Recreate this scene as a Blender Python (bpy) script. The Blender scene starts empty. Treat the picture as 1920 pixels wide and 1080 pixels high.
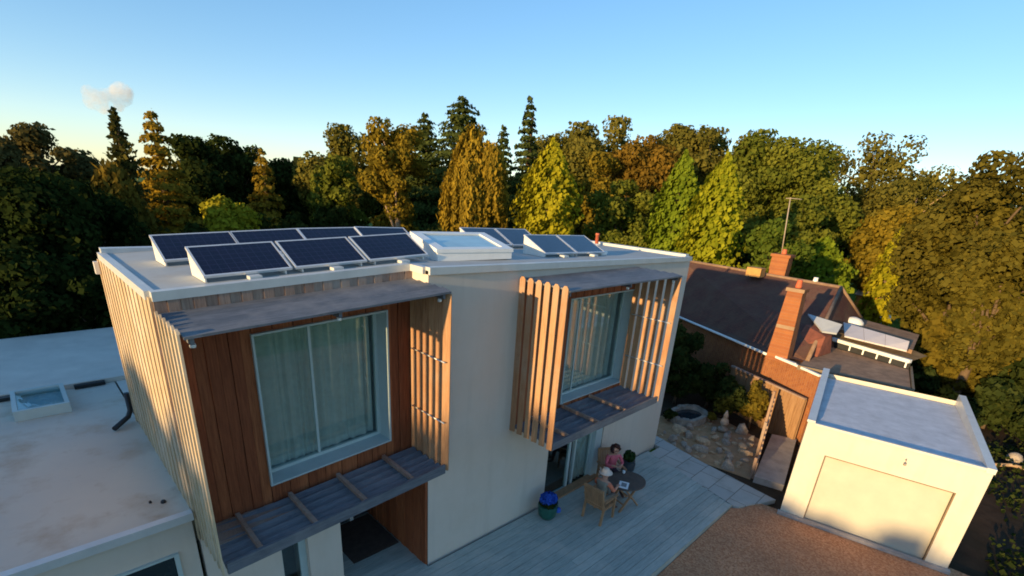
import bpy, bmesh, math, random
import numpy as np
from mathutils import Vector, Matrix
R = math.radians
S = bpy.context.scene
C = S.collection

# ------------------------------------------------------------------ camera
CAM = (-1.102, -6.653, 7.319)
YAW, PITCH, ROLL = 0.803, -0.38, 0.07
cam = bpy.data.cameras.new('camera')
cam.sensor_width = 36.0
cam.lens = 924.0 / 1920 * 36
cam.shift_y = 187.5 / 1920
cam.clip_start, cam.clip_end = 0.1, 3000
cob = bpy.data.objects.new('camera', cam)
C.objects.link(cob)
fwd = Vector((math.sin(YAW) * math.cos(PITCH), math.cos(YAW) * math.cos(PITCH), math.sin(PITCH)))
rt = Vector((math.cos(YAW), -math.sin(YAW), 0)); up = rt.cross(fwd)
r2 = rt * math.cos(ROLL) + up * math.sin(ROLL); u2 = up * math.cos(ROLL) - rt * math.sin(ROLL)
m = Matrix((r2, u2, -fwd)).transposed().to_4x4(); m.translation = CAM
cob.matrix_world = m
S.camera = cob

# ------------------------------------------------------------------ sky and sun
SUN_D = Vector((1.0, 0.035, -0.150)).normalized()      # direction the light travels
SUN_EL = math.asin(-SUN_D.z)
SUN_AZ = math.atan2(-SUN_D.x, -SUN_D.y)                # clockwise from +y
w = bpy.data.worlds.new('World'); S.world = w; w.use_nodes = True
nt = w.node_tree
bg = nt.nodes['Background']
sky = nt.nodes.new('ShaderNodeTexSky'); sky.sky_type = 'NISHITA'
sky.sun_disc = False; sky.sun_elevation = SUN_EL + R(3); sky.sun_rotation = SUN_AZ
sky.air_density = 0.85; sky.dust_density = 0.15; sky.ozone_density = 2.2
hs = nt.nodes.new('ShaderNodeHueSaturation'); hs.inputs['Saturation'].default_value = 1.42; hs.inputs['Value'].default_value = 1.28; hs.inputs['Hue'].default_value = .503
gm = nt.nodes.new('ShaderNodeGamma'); gm.inputs['Gamma'].default_value = .66
nt.links.new(sky.outputs[0], gm.inputs['Color']); nt.links.new(gm.outputs[0], hs.inputs['Color']); nt.links.new(hs.outputs[0], bg.inputs[0]); bg.inputs[1].default_value = 0.15
sl = bpy.data.lights.new('sun', 'SUN'); sl.energy = 3.8; sl.angle = R(0.6); sl.color = (1.0, 0.71, 0.34)
so = bpy.data.objects.new('sun', sl); C.objects.link(so)
so.rotation_euler = SUN_D.to_track_quat('-Z', 'Y').to_euler(); so.location = (-30, 0, 20)
S.view_settings.view_transform = 'Standard'; S.view_settings.look = 'None'
S.view_settings.exposure = 1.0; S.view_settings.gamma = 1.0
S.cycles.max_bounces = 14; S.cycles.diffuse_bounces = 5; S.cycles.volume_bounces = 14; S.cycles.filter_width = 1.8; S.cycles.transparent_max_bounces = 12

# ------------------------------------------------------------------ materials
def nmat(name):
    M = bpy.data.materials.new(name); M.use_nodes = True
    n = M.node_tree.nodes; b = n['Principled BSDF']
    return M, n, M.node_tree.links, b
def mixc(n, l, fac, a, b, mode='MIX'):
    x = n.new('ShaderNodeMix'); x.data_type = 'RGBA'; x.blend_type = mode
    for s, v in ((0, fac), (6, a), (7, b)):
        if hasattr(v, 'links'): l.new(v, x.inputs[s])
        elif s == 0: x.inputs[0].default_value = v
        else: x.inputs[s].default_value = (*v, 1)
    return x.outputs[2]
def noise(n, l, scale, detail=4, rough=.6, vec=None, coord='Object', sc=None):
    t = n.new('ShaderNodeTexNoise'); t.inputs['Scale'].default_value = scale
    t.inputs['Detail'].default_value = detail; t.inputs['Roughness'].default_value = rough
    tc = n.new('ShaderNodeTexCoord'); src = tc.outputs[coord]
    if sc:
        mp = n.new('ShaderNodeMapping'); mp.inputs['Scale'].default_value = sc; l.new(src, mp.inputs[0]); src = mp.outputs[0]
    l.new(src, t.inputs['Vector'])
    return t.outputs['Fac']
def ramp(n, l, fac, p0, p1, c0=(0, 0, 0), c1=(1, 1, 1)):
    r = n.new('ShaderNodeValToRGB'); e = r.color_ramp.elements
    e[0].position, e[1].position = p0, p1; e[0].color, e[1].color = (*c0, 1), (*c1, 1)
    l.new(fac, r.inputs[0]); return r.outputs[0]
def bump(n, l, b, h, strength=.3, dist=.02):
    x = n.new('ShaderNodeBump'); x.inputs['Strength'].default_value = strength; x.inputs['Distance'].default_value = dist
    l.new(h, x.inputs['Height']); l.new(x.outputs[0], b.inputs['Normal'])
def plain(name, col, rough=.6, var=.25, scale=6, metal=0.0, bm=.0, spec=.4, sc=None):
    M, n, l, b = nmat(name)
    f = noise(n, l, scale, 5, .65, sc=sc)
    lo = tuple(c * (1 - var) for c in col); hi = tuple(min(1, c * (1 + var)) for c in col)
    l.new(ramp(n, l, f, .3, .7, lo, hi), b.inputs['Base Color'])
    b.inputs['Roughness'].default_value = rough; b.inputs['Metallic'].default_value = metal
    b.inputs['Specular IOR Level'].default_value = spec
    if bm: bump(n, l, b, noise(n, l, scale * 8, 3, sc=sc), bm)
    return M
def wood(name, c0, c1, grain=(14, 14, .8), rough=.65, wear=None):
    """boards: per-board tint attribute + grain noise"""
    M, n, l, b = nmat(name)
    at = n.new('ShaderNodeAttribute'); at.attribute_name = 'tint'
    f = noise(n, l, 3.0, 6, .7, sc=grain)
    a = mixc(n, l, at.outputs['Fac'], c0, c1)
    d = mixc(n, l, ramp(n, l, f, .35, .7), tuple(x * .62 for x in c0), (1, 1, 1))
    col = mixc(n, l, .55, a, d, 'MULTIPLY')
    if wear:
        g = noise(n, l, .9, 5, .7)
        col = mixc(n, l, ramp(n, l, g, .48, .72), col, wear)
    l.new(col, b.inputs['Base Color']); b.inputs['Roughness'].default_value = rough
    b.inputs['Specular IOR Level'].default_value = .25
    bump(n, l, b, f, .25, .01)
    return M
M = {}
def render_mat(name, col, stain, amt=.5, streak=True):
    Mt, n, l, b = nmat(name)
    g = noise(n, l, .7, 6, .7)
    s = noise(n, l, 2.2, 5, .6, sc=(1.6, 1.6, .25) if streak else None)
    c = mixc(n, l, ramp(n, l, g, .35, .75), col, tuple(x * y for x, y in zip(col, (.92, .9, .86))))
    f = ramp(n, l, s, .5, .85)
    mu = n.new('ShaderNodeMath'); mu.operation = 'MULTIPLY'; mu.inputs[1].default_value = amt; l.new(f, mu.inputs[0])
    c = mixc(n, l, mu.outputs[0], c, stain)
    l.new(c, b.inputs['Base Color']); b.inputs['Roughness'].default_value = .85; b.inputs['Specular IOR Level'].default_value = .2
    bump(n, l, b, noise(n, l, 60, 3), .12, .01)
    return Mt
M['render'] = render_mat('cream_render', (.66, .565, .475), (.52, .44, .36), .6)
M['garage_render'] = render_mat('garage_render', (.64, .59, .50), (.52, .46, .36), .6)
M['garage_door'] = plain('garage_door_paint', (.53, .48, .39), .42, .06, 2)
M['roof'] = render_mat('roof_membrane', (.44, .46, .46), (.34, .29, .24), .6, False)
def lowroof():
    Mt, n, l, b = nmat('stained_roof_membrane')
    g = noise(n, l, .5, 4, .6); s = noise(n, l, 1.5, 5, .62); k = noise(n, l, 6, 4, .7)
    c = mixc(n, l, ramp(n, l, g, .35, .7), (.60, .525, .425), (.50, .45, .385))
    f = ramp(n, l, s, .52, .74)
    c = mixc(n, l, mult(n, l, f, .75), c, (.42, .30, .20))
    c = mixc(n, l, mult(n, l, ramp(n, l, k, .62, .8), .35), c, (.33, .26, .19))
    l.new(c, b.inputs['Base Color']); b.inputs['Roughness'].default_value = .7
    return Mt
def mult(n, l, o, v):
    mu = n.new('ShaderNodeMath'); mu.operation = 'MULTIPLY'; mu.inputs[1].default_value = v; l.new(o, mu.inputs[0]); return mu.outputs[0]
M['lowroof'] = lowroof()
M['garage_roof'] = plain('garage_roof_felt', (.58, .57, .59), .75, .16, 2.5, bm=.3)
M['coping'] = plain('pale_metal_coping', (.62, .62, .60), .4, .08, 3, metal=.2)
M['cedar'] = wood('red_cedar_boards', (.28, .08, .032), (.47, .155, .06))
M['cedar_fin'] = wood('cedar_fin', (.46, .23, .115), (.60, .345, .18), grain=(20, 20, .9), wear=(.42, .28, .18))
M['cedar_pale'] = wood('sun_bleached_boards', (.62, .47, .30), (.74, .58, .38), wear=(.66, .55, .42))
M['cedar_old'] = wood('weathered_boards', (.36, .23, .17), (.46, .32, .24), wear=(.36, .31, .27))
M['grey_wood'] = wood('silvered_boards', (.15, .165, .19), (.21, .22, .245), grain=(1.0, 16, 16), wear=(.22, .215, .22))
M['deck'] = wood('deck_boards', (.42, .465, .43), (.55, .585, .53), grain=(.7, 18, 18), wear=(.50, .49, .43))
M['white_frame'] = plain('white_window_frame', (.46, .54, .52), .4, .05, 4)
M['white'] = plain('white_paint', (.8, .79, .76), .4, .05, 4)
M['sill'] = plain('window_lining', (.42, .50, .50), .5, .06, 3)
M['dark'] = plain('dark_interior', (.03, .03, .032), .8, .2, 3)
M['curtain'] = plain('net_curtain', (.57, .575, .54), .9, .12, 8)
M['gutter_black'] = plain('black_plastic', (.015, .015, .017), .4, .2, 5)
M['pipe_red'] = plain('terracotta_pipe', (.55, .13, .06), .6, .12, 6)
M['alu'] = plain('aluminium_frame', (.70, .70, .70), .38, .06, 8, metal=.35)
M['alu_side'] = plain('pale_side_panel', (.72, .68, .62), .5, .06, 8)
def glass(name, tint, refl=.12, rough=.02):
    Mt = bpy.data.materials.new(name); Mt.use_nodes = True
    n, l = Mt.node_tree.nodes, Mt.node_tree.links; n.clear()
    o = n.new('ShaderNodeOutputMaterial'); t = n.new('ShaderNodeBsdfTransparent'); g = n.new('ShaderNodeBsdfGlossy')
    t.inputs[0].default_value = (*tint, 1); g.inputs['Roughness'].default_value = rough
    g.inputs[0].default_value = (.9, .97, .97, 1)
    lw = n.new('ShaderNodeLayerWeight'); lw.inputs['Blend'].default_value = .5
    pw = n.new('ShaderNodeMath'); pw.operation = 'POWER'; pw.inputs[1].default_value = 5; l.new(lw.outputs['Facing'], pw.inputs[0])
    a = n.new('ShaderNodeMath'); a.operation = 'MULTIPLY_ADD'; a.inputs[1].default_value = .9; a.inputs[2].default_value = refl; l.new(pw.outputs[0], a.inputs[0]); a.use_clamp = True
    mx = n.new('ShaderNodeMixShader'); l.new(a.outputs[0], mx.inputs[0]); l.new(t.outputs[0], mx.inputs[1]); l.new(g.outputs[0], mx.inputs[2])
    l.new(mx.outputs[0], o.inputs[0]); return Mt
M['glass'] = glass('window_glass', (.86, .92, .905), .10)
M['rooflight'] = glass('rooflight_glass', (.8, .9, .92), .06)
def solar():
    Mt, n, l, b = nmat('solar_cells')
    tc = n.new('ShaderNodeTexCoord'); sp = n.new('ShaderNodeSeparateXYZ'); l.new(tc.outputs['UV'], sp.inputs[0])
    def line(o, k):
        m1 = mult(n, l, o, k); fr = n.new('ShaderNodeMath'); fr.operation = 'FRACT'; l.new(m1, fr.inputs[0])
        a = n.new('ShaderNodeMath'); a.operation = 'SUBTRACT'; a.inputs[1].default_value = .5; l.new(fr.outputs[0], a.inputs[0])
        ab = n.new('ShaderNodeMath'); ab.operation = 'ABSOLUTE'; l.new(a.outputs[0], ab.inputs[0])
        g = n.new('ShaderNodeMath'); g.operation = 'GREATER_THAN'; g.inputs[1].default_value = .465; l.new(ab.outputs[0], g.inputs[0]); return g.outputs[0]
    mx = n.new('ShaderNodeMath'); mx.operation = 'MAXIMUM'; l.new(line(sp.outputs[0], 10), mx.inputs[0]); l.new(line(sp.outputs[1], 6), mx.inputs[1])
    f = noise(n, l, 5, 3)
    c = mixc(n, l, f, (.005, .006, .018), (.014, .010, .03))
    c = mixc(n, l, mult(n, l, mx.outputs[0], .5), c, (.035, .04, .08))
    l.new(c, b.inputs['Base Color']); b.inputs['Roughness'].default_value = .18; b.inputs['Specular IOR Level'].default_value = .35
    return Mt
M['solar'] = solar()
M['collector'] = plain('collector_glass', (.035, .05, .08), .12, .2, 3, spec=.6)
def brick(name, c0, c1, mort, sc=4.5):
    Mt, n, l, b = nmat(name)
    t = n.new('ShaderNodeTexBrick'); t.inputs['Scale'].default_value = sc
    t.inputs['Color1'].default_value = (*c0, 1); t.inputs['Color2'].default_value = (*c1, 1); t.inputs['Mortar'].default_value = (*mort, 1)
    t.inputs['Mortar Size'].default_value = .012
    tc = n.new('ShaderNodeTexCoord'); mp = n.new('ShaderNodeMapping'); mp.inputs['Rotation'].default_value = (R(90), 0, R(90))
    l.new(tc.outputs['Object'], mp.inputs[0]); l.new(mp.outputs[0], t.inputs[0])
    f = noise(n, l, 3, 5, .7)
    c = mixc(n, l, mult(n, l, f, .7), t.outputs[0], (.16, .07, .035))
    l.new(c, b.inputs['Base Color']); b.inputs['Roughness'].default_value = .9; b.inputs['Specular IOR Level'].default_value = .1
    bump(n, l, b, t.outputs['Fac'], .4, .01); return Mt
M['brick'] = brick('orange_brick', (.46, .17, .06), (.34, .11, .045), (.40, .28, .18))
def tiles():
    Mt, n, l, b = nmat('clay_roof_tiles')
    t = n.new('ShaderNodeTexBrick'); t.inputs['Scale'].default_value = 5
    t.inputs['Color1'].default_value = (.17, .070, .050, 1); t.inputs['Color2'].default_value = (.125, .055, .042, 1); t.inputs['Mortar'].default_value = (.04, .03, .028, 1)
    t.inputs['Mortar Size'].default_value = .02
    tc = n.new('ShaderNodeTexCoord'); l.new(tc.outputs['UV'], t.inputs[0])
    f = noise(n, l, 1.2, 5, .7)
    c = mixc(n, l, ramp(n, l, f, .4, .75), t.outputs[0], (.15, .09, .06))
    l.new(c, b.inputs['Base Color']); b.inputs['Roughness'].default_value = .85; b.inputs['Specular IOR Level'].default_value = .15
    bump(n, l, b, t.outputs['Fac'], .5, .02); return Mt
M['tiles'] = tiles()
M['felt'] = plain('brown_roof_felt', (.30, .18, .11), .9, .35, 2.5, bm=.3)
M['fence'] = wood('close_boarded_fence', (.36, .20, .10), (.46, .27, .14))
M['stone'] = plain('sandstone_rock', (.50, .335, .20), .9, .45, 5, bm=.5)
M['stone_grey'] = plain('grey_rock', (.36, .29, .23), .9, .4, 5, bm=.5)
M['concrete'] = plain('concrete_slab', (.40, .35, .32), .9, .22, 3, bm=.3)
M['water'] = plain('pond_water', (.03, .035, .04), .06, .2, 2, spec=.6)
def ground_mat(name, cols, s1, s2, bm=.5, dist=.03):
    Mt, n, l, b = nmat(name)
    f = noise(n, l, s1, 6, .7); g = noise(n, l, s2, 3, .6)
    c = mixc(n, l, ramp(n, l, f, .3, .7), cols[0], cols[1]); c = mixc(n, l, ramp(n, l, g, .45, .7), c, cols[2])
    l.new(c, b.inputs['Base Color']); b.inputs['Roughness'].default_value = .95; b.inputs['Specular IOR Level'].default_value = .1
    bump(n, l, b, f, bm, dist); return Mt
M['lawn'] = ground_mat('rough_lawn', ((.055, .10, .008), (.09, .15, .012), (.07, .11, .012)), 1.6, .08)
M['soil'] = ground_mat('garden_soil', ((.05, .03, .02), (.085, .055, .035), (.04, .035, .022)), 3, .5)
def gravel_mat():
    Mt, n, l, b = nmat('brown_gravel')
    tc = n.new('ShaderNodeTexCoord'); v = n.new('ShaderNodeTexVoronoi'); v.inputs['Scale'].default_value = 28
    l.new(tc.outputs['Object'], v.inputs['Vector'])
    sp = n.new('ShaderNodeSeparateColor'); l.new(v.outputs['Color'], sp.inputs[0])
    c = mixc(n, l, sp.outputs[0], (.42, .175, .085), (.66, .34, .185))
    f = noise(n, l, .5, 5, .65); c = mixc(n, l, mult(n, l, ramp(n, l, f, .4, .75), .5), c, (.22, .13, .08))
    l.new(c, b.inputs['Base Color']); b.inputs['Roughness'].default_value = .95; b.inputs['Specular IOR Level'].default_value = .1
    bump(n, l, b, v.outputs['Distance'], .6, .02); return Mt
M['gravel'] = gravel_mat()
def paving_mat():
    Mt, n, l, b = nmat('paving_slabs')
    t = n.new('ShaderNodeTexBrick'); t.inputs['Scale'].default_value = 1.0
    t.inputs['Brick Width'].default_value = .75; t.inputs['Row Height'].default_value = .6; t.inputs['Mortar Size'].default_value = .012
    t.inputs['Color1'].default_value = (.50, .47, .42, 1); t.inputs['Color2'].default_value = (.41, .40, .37, 1); t.inputs['Mortar'].default_value = (.2, .18, .15, 1)
    tc = n.new('ShaderNodeTexCoord'); l.new(tc.outputs['Object'], t.inputs[0])
    f = noise(n, l, 2.2, 6, .7); c = mixc(n, l, mult(n, l, ramp(n, l, f, .5, .75), .6), t.outputs[0], (.28, .26, .21))
    l.new(c, b.inputs['Base Color']); b.inputs['Roughness'].default_value = .9
    bump(n, l, b, f, .3, .01); return Mt
M['paving'] = paving_mat()
M['bark'] = plain('tree_bark', (.13, .085, .05), .95, .4, 6, bm=.6, sc=(1, 1, .3))
M['bark_pale'] = plain('pale_bark', (.36, .24, .14), .95, .35, 6, bm=.6, sc=(1, 1, .3))
M['teak'] = plain('teak_furniture', (.36, .20, .10), .6, .25, 9, sc=(1, 1, .3))
M['table'] = plain('dark_table_top', (.085, .062, .05), .55, .3, 6)
M['paper'] = plain('white_paper', (.8, .8, .8), .6, .03, 6)
M['print'] = plain('grey_print', (.22, .23, .24), .7, .3, 30)
M['cup'] = plain('white_china', (.85, .85, .83), .3, .03, 4)
M['skin'] = plain('skin', (.52, .28, .19), .55, .08, 6)
M['pot_green'] = plain('green_glazed_pot', (.02, .10, .075), .3, .2, 5)
M['pot_dark'] = plain('dark_pot', (.035, .045, .055), .4, .2, 5)
M['blue'] = plain('blue_cover', (.03, .10, .45), .55, .2, 9)
M['pink'] = plain('pink_cardigan', (.58, .12, .16), .85, .2, 14)
M['grey_shirt'] = plain('grey_shirt', (.22, .21, .17), .85, .15, 12)
M['orange_shirt'] = plain('orange_sleeve', (.60, .18, .10), .85, .15, 12)
M['trousers'] = plain('dark_trousers', (.06, .04, .055), .85, .2, 12)
M['khaki'] = plain('khaki_shorts', (.22, .19, .15), .85, .15, 12)
M['shoe'] = plain('brown_shoe', (.10, .05, .035), .6, .2, 12)
M['hat'] = plain('cream_hat', (.66, .55, .46), .85, .12, 12)
M['hair'] = plain('dark_curly_hair', (.035, .012, .012), .7, .4, 30)
M['eye'] = plain('dark_eye', (.02, .02, .02), .3, .1, 6)
def leafmat(name, c0, c1, tr=.3):
    Mt = bpy.data.materials.new(name); Mt.use_nodes = True
    n, l = Mt.node_tree.nodes, Mt.node_tree.links; n.clear()
    o = n.new('ShaderNodeOutputMaterial'); d = n.new('ShaderNodeBsdfDiffuse'); t = n.new('ShaderNodeBsdfTranslucent')
    a = n.new('ShaderNodeAttribute'); a.attribute_name = 'tint'
    c = mixc(n, l, a.outputs['Fac'], c0, c1)
    l.new(c, d.inputs[0]); l.new(c, t.inputs[0])
    mx = n.new('ShaderNodeMixShader'); mx.inputs[0].default_value = tr
    l.new(d.outputs[0], mx.inputs[1]); l.new(t.outputs[0], mx.inputs[2]); l.new(mx.outputs[0], o.inputs[0]); return Mt
LEAF = {  # shaded trees get dark leaves, lit ones golden: light put into the colour
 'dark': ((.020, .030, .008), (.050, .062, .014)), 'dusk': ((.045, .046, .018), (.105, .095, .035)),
 'spruce': ((.035, .042, .014), (.08, .078, .02)), 'gold': ((.115, .090, .012), (.22, .16, .02)),
 'lime': ((.13, .14, .012), (.26, .25, .02)), 'olive': ((.06, .066, .014), (.13, .125, .026)),
 'olivegreen': ((.055, .078, .012), (.125, .145, .022)), 'oliveb': ((.05, .050, .010), (.11, .10, .018)),
 'amber': ((.09, .080, .012), (.19, .15, .018)), 'bronze': ((.125, .10, .014), (.27, .205, .024)), 'bronze2': ((.07, .062, .012), (.13, .10, .018)),
 'pinegreen': ((.028, .045, .014), (.065, .085, .022)), 'yellow': ((.13, .145, .010), (.28, .27, .016)),
 'limegreen': ((.075, .12, .010), (.15, .21, .018)), 'limelit': ((.11, .145, .010), (.23, .25, .016)),
 'copper': ((.085, .062, .012), (.155, .105, .018)), 'green': ((.04, .075, .012), (.10, .135, .02)),
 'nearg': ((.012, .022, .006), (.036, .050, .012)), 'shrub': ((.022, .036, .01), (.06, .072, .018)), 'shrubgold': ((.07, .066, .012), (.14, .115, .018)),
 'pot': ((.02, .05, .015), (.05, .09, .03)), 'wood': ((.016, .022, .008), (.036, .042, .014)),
}
LEAF = {k: tuple((c[0] * 1.5, c[1] * 1.3, c[2] * 1.15) for c in v) if k not in ('dark', 'nearg', 'pot', 'shrub', 'wood') else v for k, v in LEAF.items()}  # lit kinds brightened and warmed in their leaf colour, shaded kinds left dark
LM = {k: leafmat(k + '_foliage', *v) for k, v in LEAF.items()}

# ------------------------------------------------------------------ builders
class MB:
    def __init__(s): s.v, s.f, s.t, s.mi, s.sm, s.uv = [], [], [], [], [], {}
    def face(s, pts, tint=.5, mi=0, sm=False, uv=None):
        b = len(s.v); s.v += [tuple(p) for p in pts]; s.f.append(tuple(range(b, b + len(pts)))); s.t.append(tint); s.mi.append(mi); s.sm.append(sm)
        if uv: s.uv[len(s.f) - 1] = uv
    def hexa(s, p, tint=.5, mi=0):
        """8 points: bottom ring 0-3 counter-clockwise seen from above, top ring 4-7"""
        b = len(s.v); s.v += [tuple(q) for q in p]
        for q in ((3, 2, 1, 0), (4, 5, 6, 7), (0, 1, 5, 4), (1, 2, 6, 5), (2, 3, 7, 6), (3, 0, 4, 7)):
            s.f.append(tuple(b + i for i in q)); s.t.append(tint); s.mi.append(mi); s.sm.append(False)
    def box(s, x0, y0, z0, x1, y1, z1, tint=.5, mi=0, sh=None):
        p = [(x0, y0, z0), (x1, y0, z0), (x1, y1, z0), (x0, y1, z0), (x0, y0, z1), (x1, y0, z1), (x1, y1, z1), (x0, y1, z1)]
        if sh: p = [(a, b, sh(a, c)) for a, b, c in p]
        s.hexa(p, tint, mi)
    def prism(s, poly, z0, z1, tint=.5, mi=0):
        n = len(poly); b = len(s.v)
        g = lambda z, p: z(p[0], p[1]) if callable(z) else z
        s.v += [(p[0], p[1], g(z0, p)) for p in poly] + [(p[0], p[1], g(z1, p)) for p in poly]
        s.f.append(tuple(b + i for i in range(n))[::-1]); s.f.append(tuple(b + n + i for i in range(n)))
        for i in range(n): j = (i + 1) % n; s.f.append((b + i, b + j, b + n + j, b + n + i))
        k = n + 2; s.t += [tint] * k; s.mi += [mi] * k; s.sm += [False] * k
    def bar(s, a, b_, w, h=None, tint=.5, mi=0, up=(0, 0, 1)):
        a, b_ = Vector(a), Vector(b_); h = h or w; d = (b_ - a).normalized(); u = Vector(up)
        if abs(d.dot(u)) > .95: u = Vector((0, 1, 0))
        x = d.cross(u).normalized() * w / 2; y = x.cross(d).normalized() * h / 2
        s.hexa([a - x - y, a + x - y, a + x + y, a - x + y, b_ - x - y, b_ + x - y, b_ + x + y, b_ - x + y], tint, mi)
    def tube(s, pts, rad, n=8, tint=.5, mi=0, cap=True):
        pts = [Vector(p) for p in pts]; rad = rad if hasattr(rad, '__len__') else [rad] * len(pts)
        b = len(s.v); ref = Vector((.3, .9, .2))
        for i, p in enumerate(pts):
            d = (pts[min(i + 1, len(pts) - 1)] - pts[max(i - 1, 0)]).normalized()
            x = d.cross(ref).normalized(); y = d.cross(x)
            for k in range(n): a = 2 * math.pi * k / n; s.v.append(tuple(p + (x * math.cos(a) + y * math.sin(a)) * rad[i]))
        for i in range(len(pts) - 1):
            for k in range(n):
                j = (k + 1) % n; s.f.append((b + i * n + k, b + i * n + j, b + (i + 1) * n + j, b + (i + 1) * n + k)); s.t.append(tint); s.mi.append(mi); s.sm.append(True)
        if cap:
            s.f.append(tuple(b + k for k in range(n))[::-1]); s.f.append(tuple(b + (len(pts) - 1) * n + k for k in range(n)))
            s.t += [tint] * 2; s.mi += [mi] * 2; s.sm += [False] * 2
    def lathe(s, prof, c=(0, 0, 0), n=20, tint=.5, mi=0, sq=1.0):
        b = len(s.v)
        for r, z in prof:
            for k in range(n): a = 2 * math.pi * k / n; s.v.append((c[0] + r * math.cos(a), c[1] + r * math.sin(a) * sq, c[2] + z))
        for i in range(len(prof) - 1):
            for k in range(n):
                j = (k + 1) % n; s.f.append((b + i * n + k, b + i * n + j, b + (i + 1) * n + j, b + (i + 1) * n + k)); s.t.append(tint); s.mi.append(mi); s.sm.append(True)
        s.f.append(tuple(b + k for k in range(n))[::-1]); s.f.append(tuple(b + (len(prof) - 1) * n + k for k in range(n)))
        s.t += [tint] * 2; s.mi += [mi] * 2; s.sm += [False] * 2
    def build(s, name, mats, parent=None, bevel=0):
        me = bpy.data.meshes.new(name); me.from_pydata(s.v, [], s.f)
        for x in (mats if isinstance(mats, (list, tuple)) else [mats]): me.materials.append(M[x] if isinstance(x, str) else x)
        me.polygons.foreach_set('material_index', s.mi); me.polygons.foreach_set('use_smooth', s.sm)
        a = me.attributes.new('tint', 'FLOAT', 'FACE'); a.data.foreach_set('value', s.t)
        if s.uv:
            u = me.uv_layers.new(name='UVMap')
            for fi, cs in s.uv.items():
                for k, li in enumerate(me.polygons[fi].loop_indices): u.data[li].uv = cs[k]
        me.validate(); me.update()
        o = bpy.data.objects.new(name, me); C.objects.link(o)
        if parent is not None:
            o.parent = parent
            if parent.type == 'EMPTY' or True: o.matrix_parent_inverse = Matrix.Identity(4)
        if bevel:
            b = o.modifiers.new('bevel', 'BEVEL'); b.width = bevel; b.segments = 2; b.limit_method = 'ANGLE'
        return o
def tag(o, label=None, cat=None, group=None, kind=None):
    if label: o['label'] = label
    if cat: o['category'] = cat
    if group: o['group'] = group
    if kind: o['kind'] = kind
    return o
def thing(name, label, cat, loc=(0, 0, 0), rz=0, group=None):
    o = bpy.data.objects.new(name, None); o.empty_display_size = .2; C.objects.link(o)
    o.location = loc; o.rotation_euler = (0, 0, rz)
    return tag(o, label, cat, group)
def copy_tree(o, parent=None):
    c = o.copy(); C.objects.link(c)
    if parent is not None: c.parent = parent
    for ch in list(o.children): copy_tree(ch, c)
    return c
rnd = random.Random(7)

# ------------------------------------------------------------------ heights
W, D, X1 = 12.75, 4.2, 3.66
def zdeck(x): return .10 - .032 * (x - 3.5)
def zr(x): return 5.90 + .16 * x / X1 if x < X1 else 6.06 - .18 * (x - X1) / (W - X1)
def shl(x, z): return z + .05 * (x - 1.83)          # the left block's lines climb a little to the right

# ------------------------------------------------------------------ ground
def sheet(name, poly, z, mat):
    b = MB(); b.face([(p[0], p[1], z(p[0]) if callable(z) else z) for p in poly]); o = b.build(name, mat); tag(o, kind='structure'); return o
g = MB()
n = 40
xs = np.concatenate([np.linspace(-700, -60, 8), np.linspace(-50, 140, 40), np.linspace(180, 900, 10)])
ys = np.concatenate([np.linspace(-700, -60, 8), np.linspace(-50, 140, 40), np.linspace(180, 900, 10)])
for i in range(len(xs) - 1):
    for j in range(len(ys) - 1):
        q = [(xs[i], ys[j]), (xs[i + 1], ys[j]), (xs[i + 1], ys[j + 1]), (xs[i], ys[j + 1])]
        g.face([(a, b, -.30) for a, b in q])
tag(g.build('ground', 'lawn'), kind='structure')
sheet('soil', [(12.9, .35), (12.3, -4.3), (17.2, -3.2), (24, -2.5), (27, 6), (20, 9), (12.9, 7)], -.29, 'soil')
sheet('yard', [(12.9, -7.7), (17.9, -6.6), (17.6, -3.0), (24, -3), (34, -3.5), (34, -16), (12.6, -16)], -.285, ground_mat('bare_brown_ground', ((.035, .022, .014), (.07, .042, .026), (.03, .024, .014)), 2, .4))
# gravel, with a rounded corner where the paving meets it
gp = [(-8, -3.22), (11.25, -3.22), (11.45, -3.42), (11.75, -3.5), (12.1, -3.6), (12.25, -4.3), (13.0, -7.7), (13.1, -14), (-8, -14)]
sheet('gravel_drive', gp, -.20, 'gravel')
sheet('rockery_bed', [(13.05, .5), (13.12, -1.6), (13.3, -2.95), (16.4, -2.1), (17.0, -.4), (16.9, 1.0), (15, 1.2)], -.27, ground_mat('sandy_bed', ((.32, .185, .09), (.52, .32, .175), (.36, .215, .12)), 4, .8))
pv = MB()
pp = [(12.12, -.2), (12.78, -.2), (12.78, .12), (13.4, .3), (12.95, -1.6), (12.6, -3.9), (12.15, -3.7), (11.75, -3.5), (11.4, -3.36), (11.36, -3.18)]
pv.prism(pp, -.45, lambda x, y: -.17)
tag(pv.build('path', 'paving'), kind='structure')
sp_ = MB(); sp_.prism([(13.25, -3.05), (13.45, -3.82), (17.1, -3.05), (16.8, -2.33)], -.4, -.08)
tag(sp_.build('side_path', 'concrete'), kind='structure')
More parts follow.
